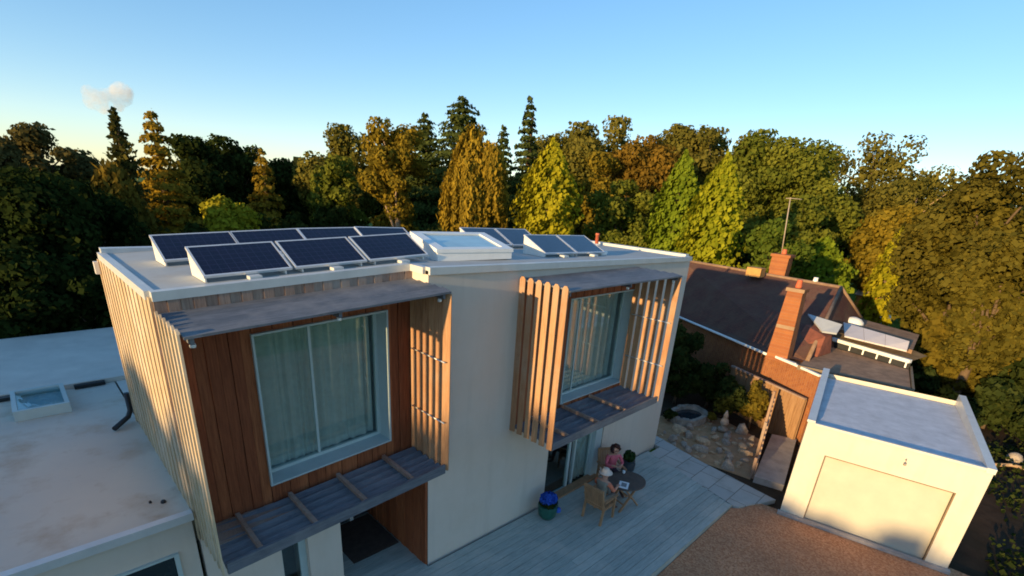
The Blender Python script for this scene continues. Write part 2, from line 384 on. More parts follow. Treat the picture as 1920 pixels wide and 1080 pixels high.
# deck of real boards
dk = MB(); y = -3.2; k = 0
while y < 2.45:
    x0 = 3.7 if y >= 0.02 else -1.0
    if y >= .02: x0 = 2.1
    x1 = 3.62 if y >= -.02 else 12.15 - (y + .45) * (12.15 - 11.32) / (-2.75)
    if y + .185 > -.02 and y < .02: x1 = 3.62; x0 = 2.1
    cuts = [x0] + ([rnd.uniform(x0 + 1.5, x1 - 1.5)] if x1 - x0 > 4 else []) + [x1]
    for a, b in zip(cuts[:-1], cuts[1:]):
        t = rnd.random()
        dk.hexa([(a + .004, y, zdeck(a) - .04), (b - .004, y, zdeck(b) - .04), (b - .004, y + .188, zdeck(b) - .04), (a + .004, y + .188, zdeck(a) - .04),
                 (a + .004, y, zdeck(a)), (b - .004, y, zdeck(b)), (b - .004, y + .188, zdeck(b)), (a + .004, y + .188, zdeck(a))], t)
    y += .195
dk.face([(-1, -3.2, zdeck(-1) - .06), (11.3, -3.2, zdeck(11.3) - .06), (12.1, -.4, zdeck(12.1) - .06), (12.1, -.02, zdeck(12.1) - .06), (3.6, -.02, zdeck(3.6) - .06), (3.6, 2.4, zdeck(3.6) - .06), (2.1, 2.4, zdeck(2.1) - .06), (2.1, -.02, zdeck(2.1) - .06), (-1, -.02, zdeck(-1) - .06)], .3)
dk.face([(-1, -3.205, zdeck(-1) - .01), (-1, -3.205, -.3), (11.33, -3.205, -.3), (11.33, -3.205, zdeck(11.33) - .01)], .2)
dk.face([(11.33, -3.2, -.3), (12.16, -.42, -.3), (12.16, -.42, zdeck(12.1) - .01), (11.33, -3.2, zdeck(11.3) - .01)], .2)
tag(dk.build('deck', 'deck'), kind='structure')

# ------------------------------------------------------------------ the house
H = thing('modern_house', 'two storey cream house with cedar cladding and two projecting louvred window boxes', 'house')
def boards_y(mb, x0, x1, y, z0, z1, w=.145, face=-1, hole=None, sh=None, th=.03):
    """vertical boards on a wall plane y, alternately proud; hole = (hx0,hx1,hz0,hz1)"""
    n = max(1, round((x1 - x0) / w)); w = (x1 - x0) / n
    for i in range(n):
        a, b = x0 + i * w + .003, x0 + (i + 1) * w - .003; t = rnd.random(); pr = .012 * (i % 2)
        yy0, yy1 = (y - th - pr, y) if face < 0 else (y, y + th + pr)
        zz = lambda x: z1(x) if callable(z1) else z1
        segs = [(z0, None)]
        if hole and b > hole[0] and a < hole[1]:
            if a < hole[0] - .004: 
                for (p, q) in ((a, hole[0]),): _brd(mb, p, q, yy0, yy1, z0, zz, t, sh)
                a = hole[0]
            if b > hole[1] + .004:
                _brd(mb, hole[1], b, yy0, yy1, z0, zz, t, sh); b = hole[1]
            _brd(mb, a, b, yy0, yy1, z0, lambda x: hole[2], t, sh)
            _brd(mb, a, b, yy0, yy1, hole[3], zz, t, sh)
        else: _brd(mb, a, b, yy0, yy1, z0, zz, t, sh)
def _brd(mb, a, b, y0, y1, z0, zz, t, sh):
    f = sh or (lambda x, z: z)
    if callable(zz) and sh is None: top = zz
    else: top = lambda x: f(x, zz(x))
    mb.hexa([(a, y0, f(a, z0)), (b, y0, f(b, z0)), (b, y1, f(b, z0)), (a, y1, f(a, z0)), (a, y0, top(a)), (b, y0, top(b)), (b, y1, top(b)), (a, y1, top(a))], t)
def wall_grid(mb, xs, zs, y, holes, zf=lambda x, z: z):
    for i in range(len(xs) - 1):
        for j in range(len(zs) - 1):
            cx, cz = (xs[i] + xs[i + 1]) / 2, (zs[j] + zs[j + 1]) / 2
            if any(h[0] < cx < h[1] and h[2] < cz < h[3] for h in holes): continue
            mb.face([(xs[i], y, zf(xs[i], zs[j])), (xs[i + 1], y, zf(xs[i + 1], zs[j])), (xs[i + 1], y, zf(xs[i + 1], zs[j + 1])), (xs[i], y, zf(xs[i], zs[j + 1]))])
RW = (7.42, 10.06, 2.70, 5.22)            # upper right window opening
SD = (7.22, 9.55, -.30, 2.02)             # terrace door opening
LW = (1.02, 3.15, 2.865, 5.30)            # upper left window (before the climb)
TOP = 9.0
wl = MB()
zf = lambda x, z: zr(x) - .03 if z == TOP else z
wall_grid(wl, [X1, SD[0], RW[0], SD[1], RW[1], W], [-.5, SD[3], RW[2], RW[3], TOP], 0, [RW, SD], zf)
for h, dep in ((RW, .34), (SD, .22)):      # reveals
    x0, x1, z0, z1 = h
    wl.face([(x0, 0, z0), (x0, 0, z1), (x0, dep, z1), (x0, dep, z0)]); wl.face([(x1, 0, z1), (x1, 0, z0), (x1, dep, z0), (x1, dep, z1)])
    wl.face([(x0, 0, z1), (x1, 0, z1), (x1, dep, z1), (x0, dep, z1)]); wl.face([(x0, 0, z0), (x0, dep, z0), (x1, dep, z0), (x1, 0, z0)])
wl.face([(W, 0, -.5), (W, 4.5, -.5), (W, 4.5, zr(W) - .03), (W, 0, zr(W) - .03)])
wl.face([(W, 4.5, -.5), (0, D, -.5), (0, D, zr(0) - .03), (X1, 4.3, zr(X1) - .03), (W, 4.5, zr(W) - .03)])
wl.face([(X1, 0, 2.45), (X1, 0, zr(X1) - .03), (X1, .5, zr(X1) - .03), (X1, .5, 2.45)])   # return beside the cedar wall
wl.build('wall', 'render', H)
# ground-floor walls under the left box
b = MB()
b.box(-.01, .5, -.3, 1.06, .8, 2.47); b.box(1.5, .5, -.3, 2.1, 2.4, 2.47)
b.box(1.06, .5, 2.05, 1.5, .8, 2.47); b.box(1.06, .5, -.3, 1.5, .8, .2)
b.build('ground_floor_wall', 'render', H)
# soffit over the porch
b = MB(); b.box(0, -.05, 2.47, 3.64, 2.4, 2.50); b.build('porch_soffit', 'cedar_old', H)
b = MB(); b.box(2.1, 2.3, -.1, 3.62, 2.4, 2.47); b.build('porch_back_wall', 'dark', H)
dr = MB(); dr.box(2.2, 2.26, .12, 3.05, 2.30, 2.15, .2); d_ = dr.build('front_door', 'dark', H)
h_ = MB(); h_.bar((2.95, 2.22, .9), (2.95, 2.22, 1.4), .03); h_.build('handle', 'alu', d_)
b = MB(); b.box(3.1, 2.2, .1, 3.18, 2.29, 2.4); b.build('door_post', 'white', H)
mt = MB(); mt.box(2.25, .9, zdeck(3) + .004, 3.55, 2.2, zdeck(3) + .016); tag(mt.build('porch_floor_sheet', plain('dark_brown_sheet', (.07, .05, .04), .95, .3, 8)), 'dark brown sheet lying on the floor of the porch recess', 'mat')  # flat dark brown sheet over the porch floor
sw = MB()                                  # cedar side wall of the porch
for i in range(16):
    y0 = .006 + i * .145; sw.box(3.60 - .012 * (i % 2), y0, -.05, 3.655, y0 + .139, 2.465, rnd.random())
sw.build('porch_side_cladding', 'cedar', H)
# narrow ground-floor window below the left box
wn = MB(); 
for q in ((1.06, .62, .2, 1.10, .68, 2.05), (1.38, .62, .2, 1.5, .68, 2.05), (1.10, .62, .2, 1.38, .68, .26), (1.10, .62, 1.99, 1.38, .68, 2.05)): wn.box(*q)
wn = wn.build('narrow_window', 'white_frame', H)
p = MB(); p.box(1.10, .645, .26, 1.38, .655, 1.99); p.build('pane', 'glass', wn)
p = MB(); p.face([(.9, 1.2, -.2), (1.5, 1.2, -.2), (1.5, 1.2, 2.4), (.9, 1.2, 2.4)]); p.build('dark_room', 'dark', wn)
# cedar front of the left block, bleached strip above the canopy
b = MB(); boards_y(b, .01, X1 - .005, .5, 2.47, lambda x: 5.72, hole=(LW[0], LW[1], LW[2], LW[3]), sh=shl); b.build('front_cladding', 'cedar', H)
b = MB()
n = 26
for i in range(n):
    a, c = .005 + i * (X1 - .01) / n, .005 + (i + 1) * (X1 - .01) / n - .006; pr = .012 * (i % 2)
    b.hexa([(a, .468 - pr, shl(a, 5.723)), (c, .468 - pr, shl(c, 5.723)), (c, .5, shl(c, 5.723)), (a, .5, shl(a, 5.723)), (a, .468 - pr, zr(a) - .05), (c, .468 - pr, zr(c) - .05), (c, .5, zr(c) - .05), (a, .5, zr(a) - .05)], rnd.random())
b.build('upper_cladding', 'cedar_old', H)
# bleached timber side
b = MB(); n = 26
for i in range(n):
    y0 = .5 + i * (D - .5) / n; y1 = y0 + (D - .5) / n - .006; pr = .012 * (i % 2)
    b.box(-.03 - pr, y0, 2.3, 0, y1, zr(0) - .05, rnd.random())
b.build('side_cladding', 'cedar_pale', H)
b = MB(); b.box(-.06, D - .01, 2.3, .02, D + .07, zr(0) - .1); b.build('corner_board', 'cedar_pale', H)
b = MB(); b.box(-.12, D - .02, zr(0) - .34, -.0602, D + .1, zr(0) - .14); b.build('overflow_box', 'alu_side', H)
# roof and coping
b = MB()
fr = [(0, .5), (X1 - .0, .5), (X1, 0), (W, 0)]
st = [0, X1, W]
for a, c, f0 in ((0, X1, .5), (X1, W, 0)):
    yb = lambda x: D + .3 * x / W
    b.face([(a, f0, zr(a)), (c, f0, zr(c)), (c, yb(c), zr(c)), (a, yb(a), zr(a))])
b.build('roof', 'roof', H)
b = MB()
def cope(p, q, wdt, hgt, inward):
    p, q = Vector(p), Vector(q); nn = Vector(inward).normalized() * wdt; o = -Vector(inward).normalized() * .05
    b.hexa([p + o - Vector((0, 0, .09)), q + o - Vector((0, 0, .09)), q + nn - Vector((0, 0, .09)), p + nn - Vector((0, 0, .09)),
            p + o + Vector((0, 0, hgt)), q + o + Vector((0, 0, hgt)), q + nn + Vector((0, 0, hgt)), p + nn + Vector((0, 0, hgt))])
cope((.0, .5, zr(0)), (X1 - .052, .5, zr(X1)), .08, .025, (0, 1, 0))
cope((X1, 0, zr(X1)), (W, 0, zr(W)), .08, .03, (0, 1, 0))
cope((X1, .451, zr(X1)), (X1, .085, zr(X1)), .07, .02, (1, 0, 0))
cope((0, D - .03, zr(0)), (0, .585, zr(0)), .06, .02, (1, 0, 0))
cope((W, .085, zr(W)), (W, 4.5, zr(W)), .16, .08, (-1, 0, 0))
cope((W - .17, 4.5, zr(W)), (0, D, zr(0)), .14, .09, (0, -1, 0))
b.build('coping', 'coping', H)
# shadowed joint under the front coping
# windows ---------------------------------------------------------------
def big_window(hole, y0, dep, mull, sh, parent, cgap=.22):
    x0, x1, z0, z1 = hole; f = sh or (lambda x, z: z)
    fr = MB(); t = .05; yf = y0 + dep - .07
    def bx(a, c, e, g, d0=0, d1=.07): fr.box(a, yf + d0, c, e, yf + d1, g, sh=sh)
    ix0, ix1, iz0, iz1 = x0 + .03, x1 - .03, z0 + .03, z1 - .03
    bx(ix0, iz0, ix0 + t, iz1); bx(ix1 - t, iz0, ix1, iz1); bx(ix0 + t, iz0, ix1 - t, iz0 + t); bx(ix0 + t, iz1 - t, ix1 - t, iz1)
    mx = x0 + mull * (x1 - x0); bx(mx - .02, iz0 + t, mx + .02, iz1 - t, .015, .055)
    win = fr.build('window', 'white_frame', parent)
    ln = MB(); pr = .045
    def lb(a, c, e, g): ln.box(a, y0 - pr, c, e, y0 + dep, g, sh=sh)
    lb(x0, z0, x0 + .03, z1); lb(x1 - .03, z0, x1, z1); lb(x0 + .03, z0, x1 - .03, z0 + .03); lb(x0 + .03, z1 - .03, x1 - .03, z1)
    ln.build('lining', 'sill', win)
    p = MB(); p.box(ix0 + t, yf + .03, iz0 + t, mx - .02, yf + .042, iz1 - t, sh=sh); p.box(mx + .02, yf + .03, iz0 + t, ix1 - t, yf + .042, iz1 - t, sh=sh); p.build('pane', 'glass', win)
    cu = MB()
    def curt(a, c, yy, amp, fold):
        N = int((c - a) / .02); pts = []
        for i in range(N + 1):
            x = a + (c - a) * i / N; u_ = x + .05 * math.sin(x * 7.3) + .03 * math.sin(x * 17); pts.append((x, yy + amp * (.35 + .65 * abs(math.sin(x * 2.1 + 1))) * math.sin(2 * math.pi * (u_ - a) / fold) + .5 * amp * math.sin(2 * math.pi * (u_ - a) / (fold * 2.7) + 1)))
        for p_, q_ in zip(pts[:-1], pts[1:]):
            cu.face([(p_[0], p_[1], f(p_[0], z0 + .05)), (q_[0], q_[1], f(q_[0], z0 + .05)), (q_[0], q_[1], f(q_[0], z1 - .05)), (p_[0], p_[1], f(p_[0], z1 - .05))], sm=True)
    curt(x0 + .08, mx + .12, yf + .15, .024, .13); curt(mx + cgap, x1 - .1, yf + .16, .035, .19)
    cu.build('curtain', 'curtain', win)
    rm = MB(); q = lambda x, z: f(x, z); yb = y0 + 2.2; x2, x3 = x0 - .15, x1 + .15; zz0, zz1 = z0 - .1, z1 + .1; ya = yf + .075
    rm.face([(x2, yb, zz0), (x3, yb, zz0), (x3, yb, zz1), (x2, yb, zz1)]); rm.face([(x2, ya, zz0), (x2, yb, zz0), (x2, yb, zz1), (x2, ya, zz1)])
    rm.face([(x3, ya, zz0), (x3, yb, zz0), (x3, yb, zz1), (x3, ya, zz1)]); rm.face([(x2, ya, zz0), (x3, ya, zz0), (x3, yb, zz0), (x2, yb, zz0)]); rm.face([(x2, ya, zz1), (x3, ya, zz1), (x3, yb, zz1), (x2, yb, zz1)])
    rm.build('room', plain('room_wall', (.34, .35, .34), .9, .1, 2), win)
    return win
big_window(LW, .458, .36, .44, shl, H, .03)
big_window(RW, 0, .34, .30, None, H, .08)
# terrace sliding door
fr = MB(); x0, x1, z1 = SD[0] + .04, SD[1] - .32, SD[3] - .02; zb = -.08
for a, c in ((x0, x0 + .07), (x0 + .98, x0 + 1.06), (x0 + 1.22, x0 + 1.28), (x1 - .07, x1)): fr.box(a, .13, zb, c, .20, z1)
fr.box(x0 + .07, .135, z1 - .08, x1 - .07, .195, z1); fr.box(x0 + .07, .135, zb, x0 + .98, .195, zb + .07)
sd = fr.build('sliding_door', 'white_frame', H)
p = MB(); p.box(x0 + .07, .16, zb + .07, x0 + .98, .17, z1 - .08); p.box(x0 + 1.28, .16, zb + .07, x1 - .07, .17, z1 - .08); p.build('pane', 'glass', sd)
p = MB(); p.box(SD[1] - .315, .02, zb, SD[1] - .02, .16, SD[3] - .01); p.build('jamb', 'sill', sd)
p = MB()
for i in range(40):
    a = x0 + 1.3 + i * .02; p.face([(a, .3 + .03 * math.sin(a * 38), zb), (a + .02, .3 + .03 * math.sin((a + .02) * 38), zb), (a + .02, .3 + .03 * math.sin((a + .02) * 38), z1), (a, .3 + .03 * math.sin(a * 38), z1)], sm=True)
p.build('curtain', 'curtain', sd)
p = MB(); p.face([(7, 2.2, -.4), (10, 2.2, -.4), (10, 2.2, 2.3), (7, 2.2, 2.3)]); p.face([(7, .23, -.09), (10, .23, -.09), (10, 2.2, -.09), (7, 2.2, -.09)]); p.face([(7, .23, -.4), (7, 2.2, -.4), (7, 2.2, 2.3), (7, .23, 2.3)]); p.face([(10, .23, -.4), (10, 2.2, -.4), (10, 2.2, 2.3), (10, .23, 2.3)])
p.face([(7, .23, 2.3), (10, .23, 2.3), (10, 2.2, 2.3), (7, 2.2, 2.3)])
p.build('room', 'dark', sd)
p = MB(); p.box(x0 - .05, -.12, zdeck(8) + .002, x1 + .2, .12, zdeck(8) + .05); p.build('door_threshold', 'teak', H)
# louvred boxes ---------------------------------------------------------
def louvre_box(x0, x1, yb, yf, z0, z1, nfin_l, nfin_r, sh, battens, fang=-13, fmat='cedar_fin', rang=-10):
    f = sh or (lambda x, z: z)
    cn = MB(); nb = 5; dep = yb - yf
    for i in range(nb):                         # canopy boards, each lapping over the next one out
        ya = yb - dep * i / nb; yc = yb - dep * (i + 1) / nb - .02; t = rnd.random()
        lift = .035
        for (xa, xc) in ((x0 + .04, x1 - .0),):
            cn.hexa([(xa, yc, f(xa, z1 - .03)), (xc, yc, f(xc, z1 - .03)), (xc, ya, f(xc, z1 - .03 + lift)), (xa, ya, f(xa, z1 - .03 + lift)),
                     (xa, yc, f(xa, z1)), (xc, yc, f(xc, z1)), (xc, ya, f(xc, z1 + lift)), (xa, ya, f(xa, z1 + lift))], t)
    for xa in (x0 + .10, (x0 + x1) / 2, x1 - .12):
        cn.hexa([(xa, yf + .03, f(xa, z1 - .115)), (xa + .045, yf + .03, f(xa, z1 - .115)), (xa + .045, yb, f(xa, z1 - .115)), (xa, yb, f(xa, z1 - .115)),
                 (xa, yf + .03, f(xa, z1 - .031)), (xa + .045, yf + .03, f(xa, z1 - .031)), (xa + .045, yb, f(xa, z1 - .031)), (xa, yb, f(xa, z1 - .031))], .5)
    part = cn.build('louvre_box', 'grey_wood', H)
    def fin(xc, yc, w, ang, z0_, z1_, point=True, mat_='cedar_fin'):
        m_ = MB(); d = Vector((math.sin(ang), math.cos(ang), 0)); nn = Vector((d.y, -d.x, 0)); c = Vector((xc, yc, 0)); th = .028
        p = [c - d * w / 2 - nn * th / 2, c + d * w / 2 - nn * th / 2, c + d * w / 2 + nn * th / 2, c - d * w / 2 + nn * th / 2]
        lo = [(q.x, q.y, f(q.x, z0_)) for q in p]; mid = [(q.x, q.y, f(q.x, z1_)) for q in p]
        t = rnd.random()
        m_.hexa(lo + mid, t)
        if point:                               # the pointed head
            e = [c - d * w * .22 - nn * th / 2, c + d * w * .22 - nn * th / 2, c + d * w * .22 + nn * th / 2, c - d * w * .22 + nn * th / 2]
            m_.hexa([(q[0], q[1], q[2] + .0005) for q in mid] + [(q.x, q.y, f(q.x, z1_ + .05)) for q in e], t)
        return m_.build('fin', mat_, part)
    for i in range(nfin_l):
        yy = yf + .05 + (dep - .12) * i / (nfin_l - 1)
        fin(x0 + .0, yy, .12, R(fang), z0 - .02, z1 + .03, True, fmat)
    for i in range(nfin_r):
        yy = yf + .05 + (dep - .12) * i / (nfin_r - 1)
        fin(x1 - .02, yy, .135, R(rang), z0, z1 - .045, False)
    bm_ = MB()                                 # front beam of the floor
    xa, xc = x0 + .05, x1 - .045
    bm_.hexa([(xa, yf - .0, f(xa, z0 - .04)), (xc, yf, f(xc, z0 - .04)), (xc, yf + .05, f(xc, z0 - .04)), (xa, yf + .05, f(xa, z0 - .04)),
              (xa, yf, f(xa, z0 + .13)), (xc, yf, f(xc, z0 + .13)), (xc, yf + .05, f(xc, z0 + .13)), (xa, yf + .05, f(xa, z0 + .13))], .6)
    bm_.build('front_beam', 'grey_wood', part)
    ns = 5
    for i in range(ns):                        # tilted floor slats
        yc = yf + .15 + (dep - .28) * i / (ns - 1); m_ = MB(); h = (dep - .28) / (ns - 1) * .34
        m_.hexa([(xa, yc - h, f(xa, z0 + .0)), (xc, yc - h, f(xc, z0 + .0)), (xc, yc + h, f(xc, z0 + .06)), (xa, yc + h, f(xa, z0 + .06)),
                 (xa, yc - h, f(xa, z0 + .025)), (xc, yc - h, f(xc, z0 + .025)), (xc, yc + h, f(xc, z0 + .085)), (xa, yc + h, f(xa, z0 + .085))], rnd.random())
        m_.build('floor_slat', 'grey_wood', part)
    for xb_ in battens:
        m_ = MB(); m_.hexa([(xb_, yf + .052, f(xb_, z0 + .07)), (xb_ + .06, yf + .052, f(xb_, z0 + .07)), (xb_ + .06, yb - .05, f(xb_, z0 + .085)), (xb_, yb - .05, f(xb_, z0 + .085)),
                    (xb_, yf + .052, f(xb_, z0 + .14)), (xb_ + .06, yf + .052, f(xb_, z0 + .14)), (xb_ + .06, yb - .05, f(xb_, z0 + .155)), (xb_, yb - .05, f(xb_, z0 + .155))], rnd.random())
        m_.build('batten', 'cedar_old', part)
    for xa in (x0 + .12, (x0 + x1) / 2 + .02, x1 - .14):
        m_ = MB(); m_.lathe([(.03, 0), (.034, .02), (.026, .05)], (xa + .02, yf + .12, f(xa, z1 - .17)), 10); m_.build('spotlight', 'cup', part)
    for zz in (z0 + .95, z0 + 2.05):           # steel rods tying the right fins
        m_ = MB(); m_.tube([(x1 - .075, yf + .02, f(x1, zz)), (x1 - .075, yb - .06, f(x1, zz))], .012, 6); m_.build('tie_rod', 'alu', part)
    return part
louvre_box(.0, 3.66, .455, -.59, 2.50, 5.72, 6, 6, shl, (.46, 1.24, 2.05, 2.93), 5, 'cedar_pale', -30)
louvre_box(5.79, 9.97, -.02, -1.2, 2.55, 5.74, 6, 6, None, (6.35, 7.42, 8.5))
b = MB()                                        # cedar lining inside the right box
boards_y(b, 5.86, RW[0] - .005, -.001, 2.56, lambda x: 5.70); 
b2 = MB(); boards_y(b2, RW[1] + .005, 10.02, -.001, 2.56, lambda x: 5.70, w=.12)
boards_y(b2, RW[0], RW[1], -.001, 2.56, lambda x: RW[2] - .003); boards_y(b2, RW[0], RW[1], -.001, RW[3] + .003, lambda x: 5.70)
b.v += []; b.build('box_lining', 'cedar', H); b2.build('box_lining', 'cedar', H)
# little outlet and downpipe at the back left corner
dp = MB(); dp.tube([(-.10, D + .1, 3.35), (-.10, D + .1, 3.0), (-.16, D + .04, 2.90), (-.42, D - .25, 2.84)], .045, 8)
tag(dp.build('downpipe', 'gutter_black'), 'black downpipe kinked out over the low roof beside the bleached timber side', 'pipe')

# ------------------------------------------------------------------ low wing on the left
E = thing('low_wing', 'low flat roofed cream wing with stained roof at the left of the house', 'building')
b = MB(); ZL = 2.78
b.face([(-14, .55, -.3), (-.75, .55, -.3), (-.75, .55, 2.15), (-.30, .55, 2.15), (-.30, .55, -.3), (-.06, .55, -.3), (-.06, .55, ZL - .09), (-14, .55, ZL - .09)])
b.face([(-14, .55, -.3), (-14, 11, -.3), (-14, 11, ZL - .05), (-14, .55, ZL - .05)]); b.face([(-14, 11.2, -.3), (2, 11.2, -.3), (2, 11.2, ZL), (-14, 11.2, ZL)])
b.build('wall', 'render', E)
wb = MB(); wb.box(-1.6, .5, 2.17, -.30, .549, 2.2); wb.box(-.36, .5, .6, -.30, .549, 2.17); wb.box(-1.6, .5, .6, -1.54, .549, 2.17)
wi = wb.build('window', 'white_frame', E)
p = MB(); p.box(-1.54, .52, .6, -.36, .545, 2.17); p.build('pane', plain('dark_window_glass', (.012, .02, .02), .06, .2, 2, spec=.6), wi)
b = MB(); b.face([(-14, .55, ZL), (-.035, .55, ZL), (-.035, 6.75, ZL), (-14, 6.75, ZL)]); b.build('roof', 'lowroof', E)
b = MB(); b.box(-14, .44, ZL - .085, -.045, .56, ZL + .035); b.build('front_edge', 'coping', E)
b = MB(); b.prism([(-14, 6.76), (-.05, 6.76), (-.05, D + .08), (2.5, D + .1), (2.5, 11.3), (-14, 11.3)], ZL - .2, ZL + .10) if False else b.prism([(-14, 6.76), (2.5, 6.76), (2.5, 11.3), (-14, 11.3)], ZL - .2, ZL + .10)
b.prism([(.0, D + .12), (2.5, D + .12), (2.5, 6.755), (0, 6.755)], ZL - .2, ZL + .002); b.build('upper_roof', plain('pale_upper_roof', (.60, .55, .48), .75, .12, 1.2), E)
b = MB(); b.box(-.72, 6.62, ZL + .012, -.2, 6.752, ZL + .08); b.box(-14, 6.62, ZL + .012, -1.65, 6.752, ZL + .08); b.build('black_gutter', 'gutter_black', E)
for i, (x, y, s) in enumerate(((-.28, 1.02, .035), (-.42, 1.12, .018))):
    b = MB(); b.lathe([(s, 0), (s, .02), (s * .7, .035)], (x, y, ZL + .001), 12); b.build('roof_outlet', 'gutter_black', E)
rl = thing('box_rooflight', 'white framed box rooflight standing on the stained low roof', 'rooflight', (-1.28, 6.0, ZL))
b = MB(); w_, l_ = .40, .62
for q in ((-w_, -l_, -w_ + .07, l_), (w_ - .07, -l_, w_, l_), (-w_ + .07, -l_, w_ - .07, -l_ + .07), (-w_ + .07, l_ - .07, w_ - .07, l_)): b.box(q[0], q[1], .002, q[2], q[3], .20)
b.build('frame', 'white_frame', rl)
p = MB(); p.box(-w_ + .07, -l_ + .07, .15, w_ - .07, l_ - .07, .16); p.build('pane', 'rooflight', rl)
p = MB(); p.face([(-w_ + .071, -l_ + .071, .09), (w_ - .071, -l_ + .071, .09), (w_ - .071, l_ - .071, .06), (-w_ + .071, l_ - .071, .06)]); p.build('shaft', plain('rooflight_shaft', (.66, .68, .68), .8, .1, 3), rl)

# ------------------------------------------------------------------ solar panels
def panel(w, run, rise, kind='solar', end=False):
    t = thing('solar_module' if kind == 'solar' else 'solar_collector', None, None)
    ln = math.hypot(run, rise); d = Vector((0, run / ln, rise / ln)); nn = Vector((0, -rise / ln, run / ln))
    def P(x, s, h): v = d * s + nn * h; return (x, v.y, v.z + .06)
    g_ = MB(); fw = .028
    g_.face([P(fw, fw, .031), P(w - fw, fw, .031), P(w - fw, ln - fw, .031), P(fw, ln - fw, .031)], uv=[(0, 0), (1, 0), (1, 1), (0, 1)])
    f_ = MB()
    def fb(a, c, s0, s1, h=.035): f_.hexa([P(a, s0, 0), P(c, s0, 0), P(c, s1, 0), P(a, s1, 0), P(a, s0, h), P(c, s0, h), P(c, s1, h), P(a, s1, h)])
    fb(0, fw, 0, ln); fb(w - fw, w, 0, ln); fb(fw, w - fw, 0, fw); fb(fw, w - fw, ln - fw, ln)
    f_.face([P(fw, fw, .003), P(fw, ln - fw, .003), P(w - fw, ln - fw, .003), P(w - fw, fw, .003)])
    f_.build('frame', 'alu', t); g_.build('glass', 'solar' if kind == 'solar' else 'collector', t)
    for x in ((.012,) if end else (.1,)) + (w - .1,):
        a, b_, c = P(x, .02, -.004), P(x, ln - .02, -.004), (x, P(x, ln - .02, 0)[1], .004)
        a0 = (x, a[1], .004)
        th = .02; s_ = MB()
        s_.hexa([(x, a0[1], .004), (x + th, a0[1], .004), (x + th, c[1], .004), (x, c[1], .004), (x, a[1], a[2]), (x + th, a[1], a[2]), (x + th, b_[1], b_[2]), (x, b_[1], b_[2])])
        s_.build('support', 'alu_side', t)
    k_ = MB(); k_.box(w * .45, -.14, .003, w * .45 + .16, .02, .05); k_.build('ballast', 'coping', t)
    return t
def put(t, x, y, slope, label, cat, grp, z=None):
    t.location = (x, y, (zr(x) if z is None else z) + .003); t.rotation_euler = (0, -slope, 0); return tag(t, label, cat, grp)
PW = 1.155; sl_l = math.atan(.16 / X1); sl_r = -math.atan(.18 / (W - X1))
pe = panel(PW, .66, .30, end=True); pp_ = panel(PW, .66, .30)
lab_f = ['dark solar panel with triangular pale end cheek, nearest the front left roof corner', 'dark solar panel in the middle of the front row', 'dark solar panel at the right end of the front row beside the big skylight']
xf = .65
put(pe, xf, .76, sl_l, lab_f[0], 'solar panel', 'solar panels on the left roof', )
put(pp_, xf + 1.2, .76, sl_l, lab_f[1], 'solar panel', 'solar panels on the left roof')
o = copy_tree(pp_); put(o, xf + 2.4, .76, sl_l, lab_f[2], 'solar panel', 'solar panels on the left roof')
lab_b = ['dark solar panel with pale end cheek, leftmost of the rear row', 'dark solar panel second from the left in the rear row', 'dark solar panel third from the left in the rear row', 'dark solar panel fourth in the rear row, its right end above the front row', 'bluish dark solar panel low behind the big skylight']
xb = .53
for i in range(5):
    o = copy_tree(pe if i == 0 else pp_); x = xb + i * 1.14 + (0.12 if i == 4 else 0); put(o, x, 2.3, sl_l if x < X1 - 1 else (sl_l * .4 if x < X1 else sl_r), lab_b[i], 'solar panel', 'solar panels on the left roof', z=None)
    if i == 4: o.scale = (1, 1, .75)
cp = panel(1.12, .72, .33, 'c', True)
put(cp, 7.38, .80, sl_r, 'blue grey solar collector with thick white left edge, front right of the roof', 'solar collector', 'flat collectors on the right roof')
o = copy_tree(cp); put(o, 8.52, .80, sl_r, 'blue grey solar collector second in the front right pair', 'solar collector', 'flat collectors on the right roof')
o = copy_tree(cp); put(o, 6.75, 2.35, sl_r, 'blue grey solar collector in the rear row right behind the skylight', 'solar collector', 'flat collectors on the right roof')
o = copy_tree(cp); put(o, 7.9, 2.35, sl_r, 'blue grey solar collector at the right end of the rear row', 'solar collector', 'flat collectors on the right roof')
for i, (x, y, lb) in enumerate(((9.75, .95, 'small white block at the right foot of the front collectors'), (10.15, 1.35, 'small white block on the roof furthest toward the orange vent pipe'), (9.9, 2.9, 'small white block behind the front collectors'))):
    b = MB(); b.box(-.12, -.08, 0, .12, .08, .09); o = b.build('ballast_block', 'white', bevel=.01); o.location = (x, y, zr(x) + .004); tag(o, lb, 'ballast block', 'ballast blocks on the roof')
vp = MB(); vp.lathe([(.055, 0), (.055, .30), (.065, .30), (.065, .36)], (12.3, 3.0, zr(12.3)), 14)
vo = thing('vent_pipe', 'short orange vent pipe standing near the right end of the roof', 'vent pipe'); vp.build('pipe', 'pipe_red', vo)
b = MB(); b.lathe([(.14, .002), (.12, .03), (.06, .05)], (12.3, 3.0, zr(12.3)), 14); b.build('flashing', 'coping', vo)
